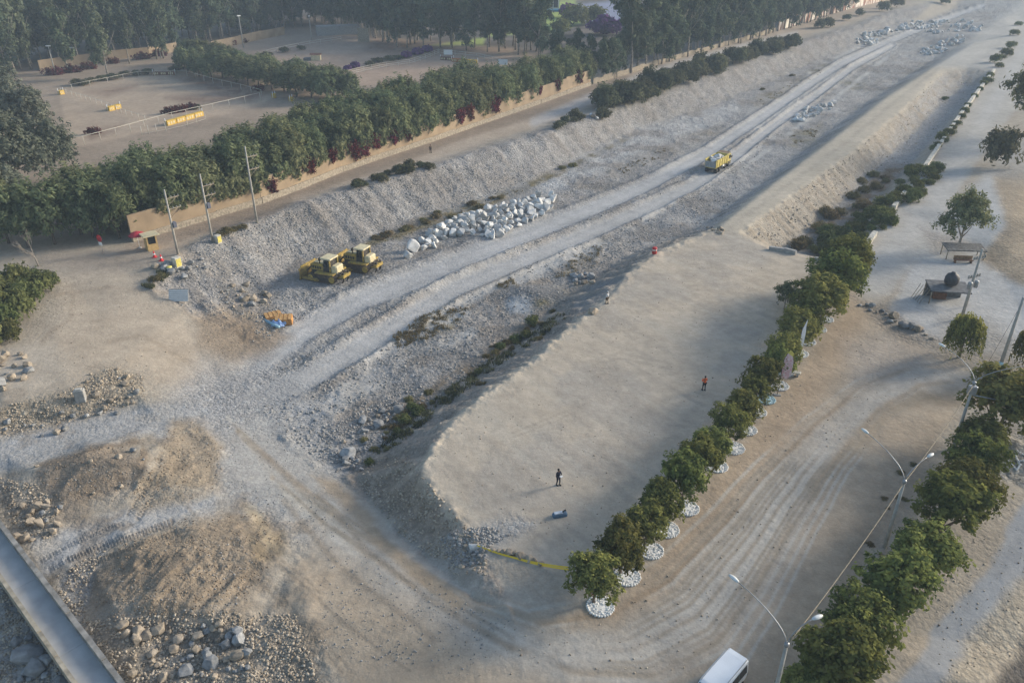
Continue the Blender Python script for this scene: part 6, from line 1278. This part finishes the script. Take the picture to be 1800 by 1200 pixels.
# ---- people
M_SKIN = mat('skin', (.28, .16, .10), .7, .05); M_HAIR = mat('dark_hair', (.012, .010, .009), .7)
def skin_mesh(name, V, E, Rr, m, parent, root=0):
    me = bpy.data.meshes.new(name); me.from_pydata(V, E, []); o = link(name, me, m, parent)
    md = o.modifiers.new('skin', 'SKIN'); md.use_smooth_shade = True
    for i, d in enumerate(me.skin_vertices[0].data): d.radius = (Rr[i], Rr[i]); d.use_root = i == root
    s = o.modifiers.new('sub', 'SUBSURF'); s.levels = 1; s.render_levels = 1; return o
def person(label, px, py, rz, top_m, leg_m, elbowL, handL, elbowR, handR, step=.12, cap=None, sleeves=True, extra=None):
    p = thing('person', label, 'person', G(px, py), rz)   # faces +x
    J = dict(pel=(0,0,.93), chest=(.01,0,1.28), neck=(.01,0,1.47), head=(.03,0,1.58), crown=(.02,0,1.70), kL=(.05+step*.3,.11,.5), aL=(step*.6,.12,.09), tL=(step*.6+.2,.13,.04), kR=(.03-step*.2,-.11,.5), aR=(-step*.6,-.12,.09), tR=(-step*.6+.2,-.13,.04), hL=(0,.10,.88), hR=(0,-.10,.88), sL=(0,.2,1.40), sR=(0,-.2,1.40), eL=elbowL, wL=handL, eR=elbowR, wR=handR)
    RD = dict(pel=.13, chest=.145, neck=.055, head=.095, crown=.075, kL=.062, aL=.042, tL=.035, kR=.062, aR=.042, tR=.035, hL=.095, hR=.095, sL=.062, sR=.062, eL=.042, wL=.03, eR=.042, wR=.03)
    ed = [('pel','chest'),('chest','neck'),('neck','head'),('head','crown'),('pel','hL'),('hL','kL'),('kL','aL'),('aL','tL'),('pel','hR'),('hR','kR'),('kR','aR'),('aR','tR'),('chest','sL'),('sL','eL'),('eL','wL'),('chest','sR'),('sR','eR'),('eR','wR')]
    for sd in 'LR':
        w_, e_ = Vector(J['w' + sd]), Vector(J['e' + sd]); d = (w_ - e_).normalized(); a = d.cross(Vector((0,0,1))).normalized()
        J['pm' + sd] = tuple(w_ + d * .07); RD['pm' + sd] = .034; ed.append(('w' + sd, 'pm' + sd))
        for k in range(4):
            o = a * (.036 - .024 * k); q1 = w_ + d * .10 + o; q2 = q1 + d * (.045 + .01 * (k in (1, 2))) + Vector((0, 0, -.02))
            J[f'f{k}{sd}'] = tuple(q1); J[f'g{k}{sd}'] = tuple(q2); RD[f'f{k}{sd}'] = .010; RD[f'g{k}{sd}'] = .008; ed += [('pm' + sd, f'f{k}{sd}'), (f'f{k}{sd}', f'g{k}{sd}')]
        J['th' + sd] = tuple(w_ + d * .06 + a * .06); RD['th' + sd] = .010; ed.append(('w' + sd, 'th' + sd))
    ks = list(J); ix = {k: i for i, k in enumerate(ks)}
    skin_mesh('body', [J[k] for k in ks], [(ix[a], ix[b]) for a, b in ed], [RD[k] * .9 for k in ks], M_SKIN, p)
    def cloth(nm, keys, edges, grow, m):
        kk = list(keys); ii = {k: i for i, k in enumerate(kk)}; return skin_mesh(nm, [J[k] for k in kk], [(ii[a], ii[b]) for a, b in edges], [RD[k] * grow for k in kk], m, p)
    cloth('trousers', ['pel','hL','kL','aL','hR','kR','aR'], [('pel','hL'),('hL','kL'),('kL','aL'),('pel','hR'),('hR','kR'),('kR','aR')], 1.16, leg_m)
    ak = ['chest','pel','sL','sR','neck','eL','eR'] + (['wL','wR'] if sleeves else []); cloth('jacket', ak, [('chest','pel'),('chest','sL'),('chest','sR'),('chest','neck'),('sL','eL'),('sR','eR')] + ([('eL','wL'),('eR','wR')] if sleeves else []), 1.2, top_m)
    for sd in 'LR': MB().cbox(-.08, .2, -.055, .055, 0, .1, .03, Matrix.Translation((J['a' + sd][0], J['a' + sd][1], 0))).build('shoe', M_BLK, p)
    v, f = ico(2); MB().add([(x * .112 - .012 + .03, y * .10, z * .12 + 1.655) for x, y, z in v if True], f, None, True).build('hair' if cap is None else 'cap', cap or M_HAIR, p, (-.018, 0, .02))
    b = MB(); b.stone((.132, 0, 1.585), (.022, .016, .03), 3)
    for s in (-.035, .035): b.stone((.118, s, 1.62), (.012, .014, .009), 5)
    b.build('face', M_SKIN, p)
    if extra: extra(p)
    return p
M_NAVY = mat('navy_cloth', (.012, .016, .035), .9); M_ORG = mat('orange_vest', (.85, .13, .02), .8); M_DKT = mat('dark_trousers', (.02, .02, .026), .9); M_WSH = mat('white_shirt', (.6, .6, .6), .85); M_BRT = mat('brown_trousers', (.10, .065, .03), .9)
pt = person('person in dark navy clothes holding a small white tablet on the platform', 981, 852, -.9, M_NAVY, M_NAVY, (.06,.29,1.13), (.30,.10,1.14), (.06,-.29,1.13), (.30,-.10,1.14), .12)
tag(MB().cbox(-.1, .1, -.14, .14, 0, .03, .008).build('tablet', M_WHITE, None, pt.matrix_world @ Vector((0,0,0))), 'small white tablet held by the person in navy', 'tablet')
tb = bpy.data.objects['tablet']; tb.location = pt.location + Vector((math.cos(-.9) * .38, math.sin(-.9) * .38, 1.16)); tb.rotation_euler = (0, 0, -.9)
person('person in an orange vest with arms bent by the tree row', 1237, 686, 1.9, M_ORG, M_DKT, (.05,.30,1.15), (.26,.16,1.30), (.05,-.30,1.15), (.28,-.12,1.26), .1)
person('person in a white top and brown trousers at the edge of the platform', 1067, 534, 2.4, M_WSH, M_BRT, (.0,.27,1.12), (.06,.27,.86), (.0,-.27,1.12), (.08,-.27,.87), .15, M_WSH)
person('person in dark clothes standing on the road below the tan wall', 757, 269, -1.0, mat('dull_jacket', (.07, .055, .045), .9), M_DKT, (.0,.27,1.12), (.05,.27,.86), (.0,-.27,1.12), (.05,-.27,.87), .1)
# ================================================================== LIGHT, AIR, CAMERA
SUN_EL, SUN_AZ = R(19), R(68)          # azimuth clockwise from +Y
sd = Vector((math.sin(SUN_AZ) * math.cos(SUN_EL), math.cos(SUN_AZ) * math.cos(SUN_EL), math.sin(SUN_EL)))
sl = bpy.data.lights.new('sun', 'SUN'); sl.energy = 3.0; sl.angle = R(13); sl.color = (1, .925, .81)
so = bpy.data.objects.new('sun', sl); COL.objects.link(so); so.rotation_euler = sd.to_track_quat('Z', 'Y').to_euler()
w = bpy.data.worlds.new('World'); S.world = w; w.use_nodes = True; wn = w.node_tree
sk = wn.nodes.new('ShaderNodeTexSky'); sk.sky_type = 'NISHITA'; sk.sun_disc = False
sk.sun_elevation = SUN_EL; sk.sun_rotation = SUN_AZ; sk.air_density = 1.2; sk.dust_density = 2.2; sk.ozone_density = 2.0
wn.links.new(sk.outputs[0], wn.nodes['Background'].inputs[0]); wn.nodes['Background'].inputs[1]  .default_value = .15
hz = MB().box(-700, 700, -30, 1300, -9, 62).build('haze', None); tag(hz, kind='stuff')
hm = bpy.data.materials.new('haze_air'); nt = nodes_of(hm); o = nt.nodes.new('ShaderNodeOutputMaterial'); v = nt.nodes.new('ShaderNodeVolumePrincipled')
v.inputs['Color'].default_value = (.66, .82, 1, 1); v.inputs['Density'].default_value = .00038; v.inputs['Anisotropy'].default_value = 0
nt.links.new(v.outputs[0], o.inputs['Volume']); hz.data.materials.append(hm)
cd = bpy.data.cameras.new('camera'); cd.sensor_width = 36; cd.lens = 36 * FPX / 1800; cd.clip_end = 12000
co = bpy.data.objects.new('camera', cd); COL.objects.link(co); co.location = (0, 0, CAMH); co.rotation_euler = (math.pi / 2 - PITCH, 0, 0); S.camera = co
S.view_settings.view_transform = 'Standard'; S.view_settings.look = 'None'; S.view_settings.exposure = .58; S.view_settings.gamma = 1
S.cycles.use_denoising = True; S.cycles.max_bounces = 5; S.cycles.diffuse_bounces = 3; S.cycles.volume_bounces = 1; S.cycles.transparent_max_bounces = 8
